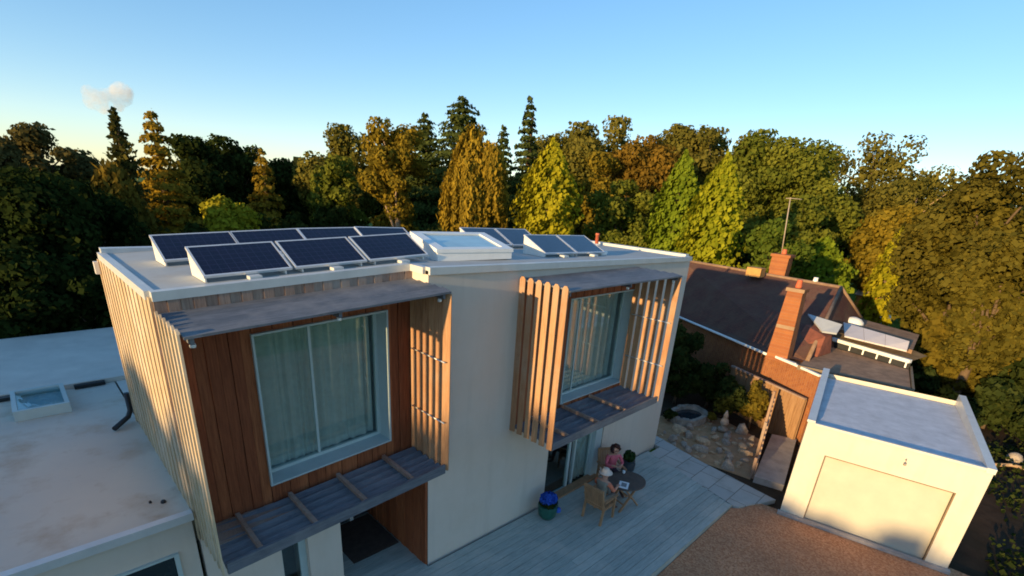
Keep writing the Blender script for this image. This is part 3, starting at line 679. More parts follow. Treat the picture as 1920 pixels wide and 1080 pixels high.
# big skylight
sk = thing('roof_skylight', 'large white skylight with tilted glass on the middle of the house roof', 'skylight', (0, 0, 0))
b = MB(); B = [(4.42, .78), (6.15, .62), (6.55, 1.95), (4.75, 2.1)]; z0 = zr(5) + .003
zt = lambda x, y: z0 + .13 + .13 * (y - .6)
b.prism(B, z0, lambda x, y: zt(x, y)); b.build('upstand', 'white', sk)
b = MB()
cx, cy = sum(p[0] for p in B) / 4, sum(p[1] for p in B) / 4
ins = lambda p, k: (cx + (p[0] - cx) * k, cy + (p[1] - cy) * k)
for i in range(4):
    a, c = B[i], B[(i + 1) % 4]; a0, c0, a1, c1 = ins(a, 1.03), ins(c, 1.03), ins(a, .80), ins(c, .80)
    h = lambda p, d: (p[0], p[1], zt(*p) + d)
    b.hexa([h(a0, .004), h(c0, .004), h(c1, .004), h(a1, .004), h(a0, .07), h(c0, .07), h(c1, .07), h(a1, .07)])
b.build('frame', 'white', sk)
b = MB(); q = [ins(p, .80) for p in B]; b.prism(q, lambda x, y: zt(x, y) + .02, lambda x, y: zt(x, y) + .045); b.build('glazing', plain('pale_glazing', (.30, .42, .44), .08, .2, 2, spec=.7), sk)

# ------------------------------------------------------------------ garage
GA = math.atan2(12.86 - 12.2, 7.60 - 4.17)
gr = thing('garage', 'white rendered garage with wide blank door and flat grey roof', 'garage', (12.10, -4.17, 0), -math.pi / 2 + GA)
# local: +x runs along the front towards the camera's right, +y into the depth
GWd, GD, GZ0, GZ1 = 3.52, 4.9, -.32, 2.50
b = MB()
dx0, dx1, dz1 = .55, 3.10, 1.75
wall_grid(b, [0, dx0, dx1, GWd], [GZ0, GZ0 + .02, dz1, GZ1], 0, [(dx0, dx1, GZ0 + .02, dz1)])
b.face([(0, GD, GZ0), (0, 0, GZ0), (0, 0, GZ1), (0, GD, GZ1)]); b.face([(GWd, 0, GZ0), (GWd, GD, GZ0), (GWd, GD, GZ1), (GWd, 0, GZ1)])
b.face([(GWd, GD, GZ0), (0, GD, GZ0), (0, GD, GZ1), (GWd, GD, GZ1)])
for p in ([(dx0, 0, GZ0), (dx0, 0, dz1), (dx0, .16, dz1), (dx0, .16, GZ0)], [(dx1, 0, dz1), (dx1, 0, GZ0), (dx1, .16, GZ0), (dx1, .16, dz1)], [(dx0, 0, dz1), (dx1, 0, dz1), (dx1, .16, dz1), (dx0, .16, dz1)]): b.face(p)
b.build('wall', 'garage_render', gr)
b = MB(); b.box(dx0 + .022, .09, GZ0 + .05, dx1 - .03, .13, dz1 - .022); gd = b.build('door', 'garage_door', gr, bevel=.006)
b = MB(); b.box(dx0, -.006, dz1 - .022, dx1, .088, dz1 - .002); b.box(dx0 + .001, -.006, GZ0 + .06, dx0 + .02, .088, dz1 - .023); b.box(dx1 - .028, -.006, GZ0 + .06, dx1 - .001, .088, dz1 - .023); b.build('door_frame', plain('brown_door_frame', (.22, .15, .09), .7, .2, 5), gd)  # brown trim; the wider right jamb also carries a shadow strip in its colour
b = MB(); b.box(dx0 + .001, .14, GZ0 + .001, dx1 - .001, .155, dz1 - .001); b.box(dx0 + .001, .07, GZ0, dx1 - .001, .139, GZ0 + .045); b.build('door_gap_backing', 'gutter_black', gd)  # black backing board that puts shade into the gap round the door
b = MB(); b.face([(.16, .02, GZ1 - .06), (GWd - .1, .02, GZ1 - .06), (GWd - .1, GD - .1, GZ1 - .12), (.16, GD - .1, GZ1 - .12)]); b.build('roof', 'garage_roof', gr)
b = MB()
b.hexa([(-.03, -.02, GZ1), (.15, -.02, GZ1), (.15, GD, GZ1), (-.03, GD, GZ1), (-.03, -.02, GZ1 + .06), (.15, -.02, GZ1 + .06), (.15, GD, GZ1 + .16), (-.03, GD, GZ1 + .16)])
b.hexa([(GWd - .14, -.02, GZ1 - .1), (GWd + .02, -.02, GZ1 - .1), (GWd + .02, GD, GZ1 - .1), (GWd - .14, GD, GZ1 - .1), (GWd - .14, -.02, GZ1 + .02), (GWd + .02, -.02, GZ1 + .02), (GWd + .02, GD, GZ1 + .20), (GWd - .14, GD, GZ1 + .20)])
b.box(.151, -.03, GZ1 - .05, GWd - .141, .04, GZ1 + .005)
b.build('parapet', 'coping', gr)
b = MB(); b.tube([(2.05, -.01, 2.2), (2.05, -.10, 2.24), (2.05, -.13, 2.19)], .012, 6); b.lathe([(.028, 0), (.032, .03), (.012, .05)], (2.05, -.13, 2.11), 10); b.build('wall_hook', 'stone_grey', gr)  # small wall hook, a bent rod with a knob, gives no light
b = MB(); b.box(-.05, -.12, -.24, GWd + .05, -.002, -.12); b.build('plinth', 'concrete', gr)

# ------------------------------------------------------------------ neighbour
N = thing('neighbour_house', 'low brick house with dark tiled roof and tall orange chimney beside the garage', 'house')
EL, ER = Vector((22.6, 7.0, 2.3)), Vector((18.15, -1.25, 2.3)); RL, RR = Vector((24.6, 6.2, 4.45)), Vector((23.76, -1.62, 4.4)); E2 = Vector((18.5, -2.35, 2.32))
def uvq(mb, pts):
    a = Vector(pts[0]); ux = (Vector(pts[1]) - a).normalized(); nn = ux.cross(Vector(pts[-1]) - a).normalized(); uy = nn.cross(ux)
    mb.face(pts, uv=[((Vector(p) - a).dot(ux), (Vector(p) - a).dot(uy)) for p in pts])
b = MB()
HC = Vector((27.4, -2.5, 2.3))
uvq(b, [ER, E2, RR, RL, EL]); uvq(b, [E2, HC, RR]); uvq(b, [HC, (29.5, 1.2, 2.3), RR]); uvq(b, [RR, (29.5, 1.2, 2.3), (28.4, 8, 2.3), RL])
b.build('roof', 'tiles', N)
b = MB()
for p, q in ((RR, RL), (RR, E2), (RR, HC)): b.tube([p + Vector((0, 0, .02)), q + Vector((0, 0, .02))], .07, 8)
b.build('ridge_tiles', plain('ridge_tile', (.26, .16, .10), .9, .25, 5), N)
b = MB()
wp = [(23.0, 7.0), (18.5, -1.1), (17.15, -3.15), (17.35, -3.25), (20.8, -1.2), (27.4, -1.9), (29, 1.2), (28, 8)]
b.prism(wp, -.3, 2.27); b.build('wall', 'brick', N)
b = MB(); b.tube([EL + Vector((-.08, .03, 0)), ER + Vector((-.08, .03, 0))], .05, 8); b.build('gutter', 'white', N)
b = MB(); b.bar((18.12, -1.25, 2.34), (17.62, -2.2, 2.34), .12, .08); b.bar((17.75, -2.1, 2.31), (17.12, -3.15, 2.31), .10, .07); b.build('parapet_coping', 'white', N)
ch = MB(); ch.hexa([(17.95, -1.84, 2.2), (18.55, -1.84, 2.2), (18.55, -1.12, 2.2), (17.95, -1.12, 2.2), (18.05, -1.72, 4.7), (18.5, -1.72, 4.7), (18.5, -1.22, 4.7), (18.05, -1.22, 4.7)])
ch.box(18.0, -1.77, 4.7, 18.55, -1.17, 4.82); chm = ch.build('chimney', 'brick', N)
b = MB(); b.lathe([(.10, 0), (.11, .05), (.085, .26), (.095, .28)], (18.28, -1.47, 4.821), 14); b.build('chimney_pot', 'pipe_red', chm)
ch = MB(); ch.box(24.3, .85, 4.3, 24.9, 1.6, 5.28); ch.box(24.24, .79, 5.28, 24.96, 1.66, 5.4); c2 = ch.build('chimney', 'brick', N)
b = MB(); b.lathe([(.11, 0), (.12, .05), (.09, .2), (.1, .22)], (24.6, 1.2, 5.401), 14); b.build('chimney_pot', 'pipe_red', c2)
b = MB(); b.lathe([(.10, 0), (.11, .05), (.09, .22), (.1, .24)], (23.95, -.55, 4.41), 14); b.build('vent_cowl', 'cup', N)
b = MB(); b.box(23.2, 1.55, 4.35, 23.8, 2.2, 4.75); b.build('roof_vent', plain('ochre_brick', (.50, .26, .08), .9, .2, 6), N)
b = MB()                                        # roof window lying in the slope
def onslope(x, y):                              # height of the main tiled slope
    nn = (RR - E2).cross(EL - E2); return E2.z - (nn.x * (x - E2.x) + nn.y * (y - E2.y)) / nn.z
q = [(22.45, 1.25), (22.45, .80), (23.1, .98), (23.1, 1.42)]
b.prism(q, lambda x, y: onslope(x, y) + .01, lambda x, y: onslope(x, y) + .06); b.build('roof_window', plain('bright_glass', (.45, .52, .56), .08, .1, 2, spec=.8), N)
am = MB(); am.tube([(24.62, 1.3, 5.2), (24.6, 1.55, 7.85)], .024, 8); am.tube([(24.5, 1.7, 7.8), (24.6, 1.5, 7.82), (24.75, 1.1, 7.80)], .016, 6)
tag(am.build('aerial_mast', plain('pale_mast', (.38, .30, .22), .5, .1, 5)), 'thin pale aerial mast with crossbar rising behind the tall brick chimney', 'aerial')
# extension with flat roofs in front of the neighbour
X = thing('neighbour_extension', 'low felt roofed extension with white beam and pale roof panels behind the garage', 'building')
A_ = [(21.75, -1.95), (17.55, -2.35), (18.15, -5.45), (20.78, -5.02)]
b = MB(); b.prism(A_, 2.22, 2.34); b.build('flat_roof', 'felt', X)
b = MB(); ins_ = [(19.4, -1.95), (17.9, -2.6), (18.35, -5.2), (20.9, -4.8)]; b.prism(ins_, -.3, 2.21); b.build('wall', plain('dark_brown_wall', (.10, .06, .045), .9, .3, 4), X)
b = MB()
for p, q in (((17.5, -2.33), (18.1, -5.52)), ((18.1, -5.52), (21.25, -5.02))): b.bar((*p, 2.30), (*q, 2.30), .06, .16)
b.build('fascia', plain('pale_fascia', (.20, .15, .10), .8, .25, 5), X)
B0, B1 = Vector((22.0, -1.75, 2.62)), Vector((20.85, -4.98, 2.62))
b = MB(); b.bar(B0, B1, .16, .12); b.build('white_beam', 'white', X)
for k in range(5):
    p = B0.lerp(B1, (.38, .53, .68, .82, .97)[k]); b = MB(); b.bar((p.x, p.y, 2.36), (p.x, p.y, 2.56), .05); b.build('post', 'white', X)
nn = Vector((.94, -.335, 0)); up_ = Vector((0, 0, .30))
b = MB(); q0, q1 = B0 + nn * .09, B1 + nn * .09
b.face([q0 + Vector((0, 0, .02)), q1 + Vector((0, 0, .02)), q1 + nn * .9 + up_ * .42, q0 + nn * 2.2 + up_]); b.build('sloping_roof', plain('mossy_felt', (.17, .11, .05), .9, .35, 3), X)
b = MB(); b.prism([(22.9, -2.2), (21.7, -4.85), (25.2, -4.6), (26.4, -2.3)], 2.5, 2.86); b.build('rear_roof', 'felt', X)
N0, N1, K0, K1 = Vector((21.25, -2.74, 2.9)), Vector((20.95, -4.77, 2.9)), Vector((22.76, -2.28, 3.14)), Vector((21.5, -4.7, 3.14))
for k in range(3):
    a, c = k / 3, (k + .985) / 3; q = [N0.lerp(N1, a), N0.lerp(N1, c), K0.lerp(K1, c), K0.lerp(K1, a)]; dz = Vector((0, 0, .05))
    b = MB(); b.hexa(q + [v + dz for v in q]); b.build('roof_panel', plain('pale_pink_panel', (.60, .54, .52), .4, .06, 3), X)
b = MB(); q = [Vector((20.1, -2.2, 3.12)), Vector((19.85, -2.72, 3.2)), Vector((20.4, -2.7, 3.45)), Vector((21.2, -1.3, 3.46))]; b.hexa(q + [v + Vector((0, 0, .06)) for v in q]); b.build('pale_lean_to', plain('pale_blue_panel', (.42, .44, .46), .35, .08, 3), X)
b = MB(); b.hexa([(19.2, -1.5, 2.36), (19.35, -2.45, 2.36), (20.5, -2.6, 2.36), (20.6, -1.6, 2.36), (20.5, -1.5, 3.2), (19.85, -2.4, 3.05), (20.3, -2.5, 3.05), (20.9, -1.6, 3.2)]); b.build('red_gable', plain('dull_red_tile', (.22, .07, .04), .85, .25, 5), X)
b = MB(); bq = [(B0 + nn * .06), (B1 + nn * .06)]; b.hexa([(bq[0].x, bq[0].y, 2.2), (bq[1].x, bq[1].y, 2.2), (bq[1].x + .1, bq[1].y, 2.2), (bq[0].x + .1, bq[0].y, 2.2), (bq[0].x, bq[0].y, 2.6), (bq[1].x, bq[1].y, 2.6), (bq[1].x + .1, bq[1].y, 2.6), (bq[0].x + .1, bq[0].y, 2.6)]); b.build('shade_backing', 'dark', X)  # dark sheet added behind the posts as the shade under the beam
b = MB(); b.lathe([(.42, 0), (.40, .12), (.28, .25), (.1, .31)], (24.6, -2.3, 2.862), 16); b.build('roof_dome', 'white', X)
# shed
sh_ = thing('garden_shed', 'small orange timber shed with a white end wall on the far lawn', 'shed')
b = MB(); b.box(44.2, -.55, -.3, 46.6, 1.4, 1.7); b.build('wall', plain('orange_shed_boards', (.55, .19, .035), .8, .15, 4), sh_)
b = MB(); b.box(44.1, -.95, -.3, 46.6, -.552, 1.72); b.build('white_end', 'white', sh_)
b = MB(); b.hexa([(44.0, -1.0, 1.73), (46.8, -1.0, 1.73), (46.8, 1.5, 1.71), (44.0, 1.5, 1.71), (44.8, -1.0, 2.1), (46, -1.0, 2.1), (46, 1.5, 2.0), (44.8, 1.5, 2.0)]); b.build('roof', plain('pale_shed_roof', (.5, .4, .3), .8, .2, 4), sh_)
# close-boarded fence in front of the brick house and the screen beside the side path
fe = MB()
F0, F1 = Vector((18.35, .1, 0)), Vector((16.95, -3.0, 0)); n = 24
for i in range(n):
    a, c = F0.lerp(F1, i / n), F0.lerp(F1, (i + .94) / n); t_ = rnd.random(); o_ = Vector((-.02, .01, 0)) * (1 + (i % 2) * .6)
    fe.hexa([a + o_ + Vector((0, 0, -.3)), c + o_ + Vector((0, 0, -.3)), c + Vector((0, 0, -.3)), a + Vector((0, 0, -.3)), a + o_ + Vector((0, 0, 1.42)), c + o_ + Vector((0, 0, 1.42)), c + Vector((0, 0, 1.42)), a + Vector((0, 0, 1.42))], t_)
ff = thing('boarded_fence', 'orange lit close boarded fence between the rockery and the brick house', 'fence'); fe.build('board_panel', 'fence', ff)
b = MB(); b.bar(F0 + Vector((-.02, .01, 1.46)), F1 + Vector((-.02, .01, 1.46)), .1, .06); b.build('cap_rail', 'cedar_old', ff)
for k in range(3):
    p = F0.lerp(F1, .02 + .48 * k); b = MB(); b.bar(p + Vector((.08, -.03, -.3)), p + Vector((.08, -.03, 1.4)), .09); b.build('post', 'fence', ff)
sc = thing('screen_fence', 'weathered timber screen seen edge on between rockery and side path', 'fence')
P0, P1 = Vector((13.45, -2.98, 0)), Vector((16.7, -2.12, 0))
n = 14; bb = MB()
for i in range(n):
    a, c = P0.lerp(P1, i / n), P0.lerp(P1, (i + .92) / n); h0 = .25 + 1.15 * i / n
    bb.hexa([a + Vector((0, -.02, -.3)), c + Vector((0, -.02, -.3)), c + Vector((0, .02, -.3)), a + Vector((0, .02, -.3)), a + Vector((0, -.02, h0)), c + Vector((0, -.02, h0)), c + Vector((0, .02, h0)), a + Vector((0, .02, h0))], rnd.random())
bb.build('board_panel', 'cedar_old', sc)
for k in range(3):
    p = P0.lerp(P1, .01 + .49 * k); b = MB(); b.bar(p + Vector((0, .06, -.3)), p + Vector((0, .06, .4 + .55 * k)), .08); b.build('post', 'cedar_old', sc)
# edging and stone ball behind the garage
b = MB(); b.tube([(20.9, -8.0, -.2), (21.3, -8.5, -.12), (21.4, -9.3, -.1), (21.2, -10.2, -.15)], .06, 8); tag(b.build('edging_log', 'bark_pale'), 'curved timber edging low on the dark ground right of the garage', 'edging')
b = MB(); b.lathe([(.05, 0), (.16, .04), (.22, .14), (.22, .26), (.15, .38), (.05, .43)], (21.9, -8.55, -.28), 14); tag(b.build('stone_ball', 'stone_grey'), 'grey stone ball on the dark ground right of the garage', 'stone ball')

# ------------------------------------------------------------------ rockery
def rock(s, seed):
    r_ = random.Random(seed); bm = bmesh.new(); bmesh.ops.create_icosphere(bm, subdivisions=2, radius=1)
    ph = [(Vector((r_.gauss(0, 1), r_.gauss(0, 1), r_.gauss(0, 1))).normalized(), r_.uniform(.5, .9)) for _ in range(9)]
    for v in bm.verts:
        d = v.co.normalized(); k = 1.0
        for a, c in ph:
            t = d.dot(a)
            if t > c: k = min(k, c / t)
        v.co = d * k
    sx, sy, sz = s; bmesh.ops.scale(bm, vec=(sx, sy, sz), verts=bm.verts)
    me = bpy.data.meshes.new('rock'); bm.to_mesh(me); bm.free(); return me
rmesh = [rock((1, .75, .6), 3), rock((.9, .9, .7), 5), rock((1.1, .6, .55), 8), rock((.8, .7, 1.0), 11)]
for i, me in enumerate(rmesh): me.materials.append(M['stone'] if i % 3 else M['stone_grey'])
def in_bed(x, y): return y < .25 - (x - 13.3) * .02 and y > -.35 - (x - 13.2) * .95 * .6 and x < 16.4 and y > -2.75 + (x - 13.4) * .27
rr = random.Random(21); cnt = 0; spots = []
for _ in range(4000):
    x, y = rr.uniform(13.15, 16.6), rr.uniform(-2.9, .45)
    lo = -3.0 + (x - 13.4) * .26 + .2; near = 13.05 + (.1 if y > -1 else 0) + max(0, (-y) * .08)
    if x < near + .1 or y < lo: continue
    if (x - 15.9) ** 2 / .9 + (y - .45) ** 2 / .5 < 1: continue
    s = rr.choice((rr.uniform(.05, .12), rr.uniform(.10, .22), rr.uniform(.16, .34)))
    if any((x - a) ** 2 + (y - c) ** 2 < (s + t) ** 2 * .75 for a, c, t in spots): continue
    spots.append((x, y, s))
    if len(spots) >= 58: break
for i, (x, y, s) in enumerate(spots):
    o = bpy.data.objects.new('rock', rmesh[rr.randrange(4)]); C.objects.link(o)
    o.location = (x, y, -.27 + s * .15); o.scale = (s * 1.15,) * 3; o.rotation_euler = (rr.uniform(-.2, .2), rr.uniform(-.2, .2), rr.uniform(0, 6.3))
    tag(o, 'rough sandstone rock lying in the rockery between paving and screen fence', 'rock', 'rocks in the rockery')
pond = thing('stone_pond', 'oval stone rimmed pond at the top of the rockery', 'pond', (15.95, .42, -.29))
b = MB(); n = 28
for k in range(n):
    a0, a1 = 2 * math.pi * k / n, 2 * math.pi * (k + .93) / n; t_ = rr.random()
    e = lambda a, s_, z: (.92 * s_ * math.cos(a), .62 * s_ * math.sin(a), z)
    hh = .24 + .05 * rr.random()
    b.hexa([e(a0, 1.02, 0), e(a1, 1.02, 0), e(a1, .72, 0), e(a0, .72, 0), e(a0, 1.0, hh), e(a1, 1.0, hh), e(a1, .74, hh - .01), e(a0, .74, hh - .01)], t_)
b.build('rim', 'stone_grey', pond)
b = MB(); b.face([(.74 * .92 * math.cos(2 * math.pi * k / 24), .74 * .62 * math.sin(2 * math.pi * k / 24), .14) for k in range(24)]); b.build('water', 'water', pond)
st_ = thing('garden_statue', 'small pointed grey stone ornament standing among the rocks', 'statue', (15.9, -.95, -.22))
b = MB(); b.lathe([(.17, 0), (.17, .1), (.1, .12), (.1, .2)], n=14); b.build('base', 'stone_grey', st_)
b = MB(); b.lathe([(.11, .201), (.15, .3), (.13, .42), (.07, .5), (.09, .56), (.07, .64), (.02, .78)], n=14); b.build('figure', 'stone_grey', st_)

# ------------------------------------------------------------------ foliage
def leaves(name, P, Nn, size, tint, mat, parent=None, aspect=1.0, seed=0):
    """P (k,3) centres, Nn (k,3) normals; one quad each"""
    g_ = np.random.default_rng(seed); k = len(P)
    Nn = Nn / np.maximum(np.linalg.norm(Nn, axis=1, keepdims=True), 1e-6)
    ref = g_.standard_normal((k, 3)); ux = np.cross(Nn, ref); ux /= np.maximum(np.linalg.norm(ux, axis=1, keepdims=True), 1e-6); uy = np.cross(Nn, ux)
    if aspect > 1.01:                       # hanging or upright strips: long axis near vertical
        zz = np.array([0, 0, 1.0]) + .25 * g_.standard_normal((k, 3)); uy = zz - Nn * np.sum(zz * Nn, 1, keepdims=True); uy /= np.linalg.norm(uy, axis=1, keepdims=True); ux = np.cross(uy, Nn)
    s = (size * (.4 + 1.15 * g_.random(k) ** 1.3))[:, None] * .5
    ux = ux * s; uy = uy * s * aspect
    bend = Nn * s * .35
    V = np.empty((k, 4, 3)); V[:, 0] = P - ux * .55 - uy; V[:, 1] = P + ux - uy * .2 + bend; V[:, 2] = P + ux * .35 + uy; V[:, 3] = P - ux + uy * .25 - bend
    me = bpy.data.meshes.new(name); me.vertices.add(4 * k); me.vertices.foreach_set('co', V.astype(np.float32).ravel())
    me.loops.add(4 * k); me.loops.foreach_set('vertex_index', np.arange(4 * k, dtype=np.int32))
    me.polygons.add(k); me.polygons.foreach_set('loop_start', np.arange(0, 4 * k, 4, dtype=np.int32)); me.polygons.foreach_set('loop_total', np.full(k, 4, dtype=np.int32))
    a = me.attributes.new('tint', 'FLOAT', 'FACE'); a.data.foreach_set('value', np.clip(tint, 0, 1).astype(np.float32))
    me.update(calc_edges=True); me.materials.append(mat)
    o = bpy.data.objects.new(name, me); C.objects.link(o)
    if parent is not None: o.parent = parent
    return o
def sph(g_, k):
    v = g_.standard_normal((k, 3)); return v / np.linalg.norm(v, axis=1, keepdims=True)
DENS = 1.0
def crown_points(kind, r, z0, z1, g_, leaf):
    """points and normals of a crown around x=y=0 reaching from z0 to z1 with half width r"""
    h = z1 - z0; cz = (z0 + z1) / 2
    lobes = []
    if kind in ('round', 'sparse', 'bush'):
        nl = int((34 if kind != 'sparse' else 30) * min(3.2, max(1, h / (2.4 * r)))); P, N_, T = [], [], []
        for i in range(nl):
            d = sph(g_, 1)[0]; f = g_.random() ** .45
            c = np.array([d[0] * r * .80 * f, d[1] * r * .80 * f, cz + d[2] * h * .5 * .80 * f])
            # keep a domed outline: wide below the middle, rounded on top
            lr = r * g_.uniform(.20, .42) * (.8 if kind == 'sparse' else 1)
            lh = min(lr * g_.uniform(.65, 1.05), h * .35)
            lobes.append((c, lr))
            area = 4 * math.pi * lr * lr
            k = int(area / (leaf * leaf) * (1.3 if kind != 'sparse' else .55) * DENS)
            q = sph(g_, k); rad = g_.uniform(.55, 1.08, k)[:, None]
            p = c + q * np.array([lr, lr, lh]) * rad
            nm = q + .7 * sph(g_, k); P.append(p); N_.append(nm); T.append(np.full(k, g_.uniform(.2, .8)) + .22 * g_.standard_normal(k))
        P, N_, T = np.concatenate(P), np.concatenate(N_), np.concatenate(T)
        sc_ = h / max(.5, np.percentile(P[:, 2], 99.6) - z0); P[:, 2] = z0 + (P[:, 2] - z0) * sc_; lobes = [(np.array([c[0], c[1], z0 + (c[2] - z0) * sc_]), l_) for c, l_ in lobes]
        keep = (P[:, 2] > z0) & (P[:, 2] < z1 + .15); return P[keep], N_[keep], T[keep], lobes
    if kind == 'cone':
        k = int(2.2 * math.pi * r * h / (leaf * leaf) * 1.3 * DENS); t = g_.random(k) ** .62      # t=0 top
        nw = max(6, int(h / .55)); tt = np.floor(t * nw + g_.random(k) * .5) / nw
        a = g_.random(k) * 2 * math.pi; nb = 9
        ab = (np.floor(a / (2 * math.pi) * nb) + .5 + .35 * g_.standard_normal(k)) / nb * 2 * math.pi + tt * 9.7
        env = r * (.06 + .94 * t ** .8) * (.82 + .25 * np.sin(tt * 57.3 + ab * 2.0))
        rad = env * g_.random(k) ** .4
        z = z1 - (tt * .75 + t * .25) * h - .22 * rad + .08 * g_.standard_normal(k)
        P = np.stack([rad * np.cos(ab), rad * np.sin(ab), z], 1); N_ = np.stack([np.cos(ab), np.sin(ab), np.full(k, .8)], 1) + .7 * sph(g_, k)
        return P, N_, .5 + .25 * g_.standard_normal(k), lobes
    if kind == 'spruce':
        P, N_, T = [], [], []; nb = 70
        for i in range(nb):
            t = (i + g_.random()) / nb; z = z1 - .3 - t * (h - .3); a = g_.random() * 6.28; L = r * (.18 + 1.1 * t ** .9) * g_.uniform(.55, 1.15)
            k = int(26 + 60 * t); s = g_.random(k); w = .10 + .13 * t
            x = s * L; p = np.stack([x * math.cos(a) + w * g_.standard_normal(k), x * math.sin(a) + w * g_.standard_normal(k), z - .55 * L * s ** 1.6 - np.abs(g_.standard_normal(k)) * .32 * s - .03], 1)
            P.append(p); N_.append(sph(g_, k) + np.array([0, 0, .4])); T.append(.5 + .3 * g_.standard_normal(k))
        P.append(np.stack([.05 * g_.standard_normal(60), .05 * g_.standard_normal(60), z1 - g_.random(60) * .7], 1)); N_.append(sph(g_, 60)); T.append(np.full(60, .4))
        return np.concatenate(P), np.concatenate(N_), np.concatenate(T), lobes
    if kind == 'flame':
        k = int(2.6 * math.pi * r * h / (leaf * leaf) * 1.25 * DENS); t = g_.random(k)      # 0 top
        prof = np.where(t < .6, np.sin(np.clip(t / .6, 0, 1) * math.pi / 2) ** .85, 1 - .18 * ((t - .6) / .4) ** 2)
        a = g_.random(k) * 2 * math.pi
        lump = .82 + .13 * np.sin(a * 4 + 3 * np.sin(t * 9)) + .10 * np.sin(a * 9 + t * 27) + .07 * np.sin(a * 17 - t * 53)
        rad = r * prof * lump * (.62 + .46 * g_.random(k) ** .8)
        P = np.stack([rad * np.cos(a), rad * np.sin(a), z1 - t * h + .1 * g_.standard_normal(k)], 1)
        N_ = np.stack([np.cos(a), np.sin(a), np.full(k, .35)], 1) + .6 * sph(g_, k)
        T = .5 + .35 * (lump - .9) / .2 + .2 * g_.standard_normal(k); return P, N_, T, lobes
    if kind == 'weep':
        P, N_, T = [], [], []
        subs = [(0, 0, 1.0, .62)] + [(.52 * math.cos(q * 1.26 + g_.uniform(-.3, .3)), .52 * math.sin(q * 1.26 + g_.uniform(-.3, .3)), g_.uniform(.58, .88), g_.uniform(.36, .52)) for q in range(5)]
        for sx_, sy_, top_, sr in subs:
            for i in range(80):
                a = g_.random() * 6.28; f = g_.random() ** .5; x, y = r * (sx_ + sr * f * math.cos(a)), r * (sy_ + sr * f * math.sin(a))
                zt = z0 + h * top_ - r * sr * 1.5 * f ** 2.2 + g_.normal() * .12; L = min(zt - z0, h * g_.uniform(.18, .62) * (.5 + .6 * f))
                if L < .2: continue
                k = int(L / leaf * 5.0); s = g_.random(k); sp_w = .07 + .012 * r
                p = np.stack([x * (1 + .10 * s) + sp_w * g_.standard_normal(k), y * (1 + .10 * s) + sp_w * g_.standard_normal(k), zt - s * L], 1)
                P.append(p); N_.append(np.stack([np.full(k, math.cos(a)), np.full(k, math.sin(a)), np.zeros(k)], 1) + .8 * sph(g_, k)); T.append(np.full(k, g_.uniform(.1, .9)) + .15 * g_.standard_normal(k))
        return np.concatenate(P), np.concatenate(N_), np.concatenate(T), lobes
TREE_SEED = [100]
def tree(kind, x, y, zt, zb, r, tint, label, cat='tree', group=None, leaf=None, pale=False, name=None, gz=-.3):
    TREE_SEED[0] += 1; g_ = np.random.default_rng(TREE_SEED[0])
    d = math.hypot(x - CAM[0], y - CAM[1]); leaf = leaf or (.05 + .0029 * min(d, 62))
    if group is None and kind in ('round', 'sparse') and 'pale trunk' not in label: zb = min(zb, 1.2 if kind == 'round' else 3.6); r *= 1.26
    if kind == 'cone': r *= 1.22; zb = min(zb, 1.5)
    nm = name or {'round': 'broadleaf_tree', 'sparse': 'broadleaf_tree', 'cone': 'conifer_tree', 'spruce': 'spruce_tree', 'flame': 'cypress_tree', 'weep': 'weeping_tree', 'bush': 'garden_bush'}[kind]
    t = thing(nm, label, cat, (x, y, gz), 0, group); zt -= gz; zb = max(zb - gz, .15)
    P, N_, T, lobes = crown_points(kind, r, zb, zt, g_, leaf)
    leaves('crown', P, N_, leaf * (1.25 if kind not in ('weep',) else .8), T, LM[tint], t, 1.0 if kind not in ('weep', 'flame') else (2.6 if kind == 'weep' else 1.3), TREE_SEED[0])
    tk = MB(); h = zt; tr_ = max(.05, min(.32, h * .018 + r * .02)); lean = g_.uniform(-.02, .02, 2) * h
    top = zb + (zt - zb) * (.55 if kind in ('round', 'sparse', 'bush', 'weep') else .93)
    pts = [(lean[0] * s ** 2, lean[1] * s ** 2, top * s) for s in (0, .2, .45, .7, 1)]
    tk.tube(pts, [tr_ * 1.3, tr_, tr_ * .85, tr_ * .65, tr_ * .25], 8)
    rng_ = random.Random(TREE_SEED[0])
    for c, lr in (lobes if len(lobes) < 16 else rng_.sample(lobes, 16)):
        z_ = rng_.uniform(.45, .95) * min(top, max(c[2], .4)); s = z_ / top; b0 = Vector((lean[0] * s * s, lean[1] * s * s, z_)); e = Vector(c)
        mid = b0.lerp(e, .5) + Vector((rng_.uniform(-.2, .2), rng_.uniform(-.2, .2), .12 * (e - b0).length))
        tk.tube([b0, mid, e], [tr_ * .42, tr_ * .28, tr_ * .10], 5, cap=False)
    tk.build('trunk', 'bark_pale' if pale else 'bark', t)
    return t
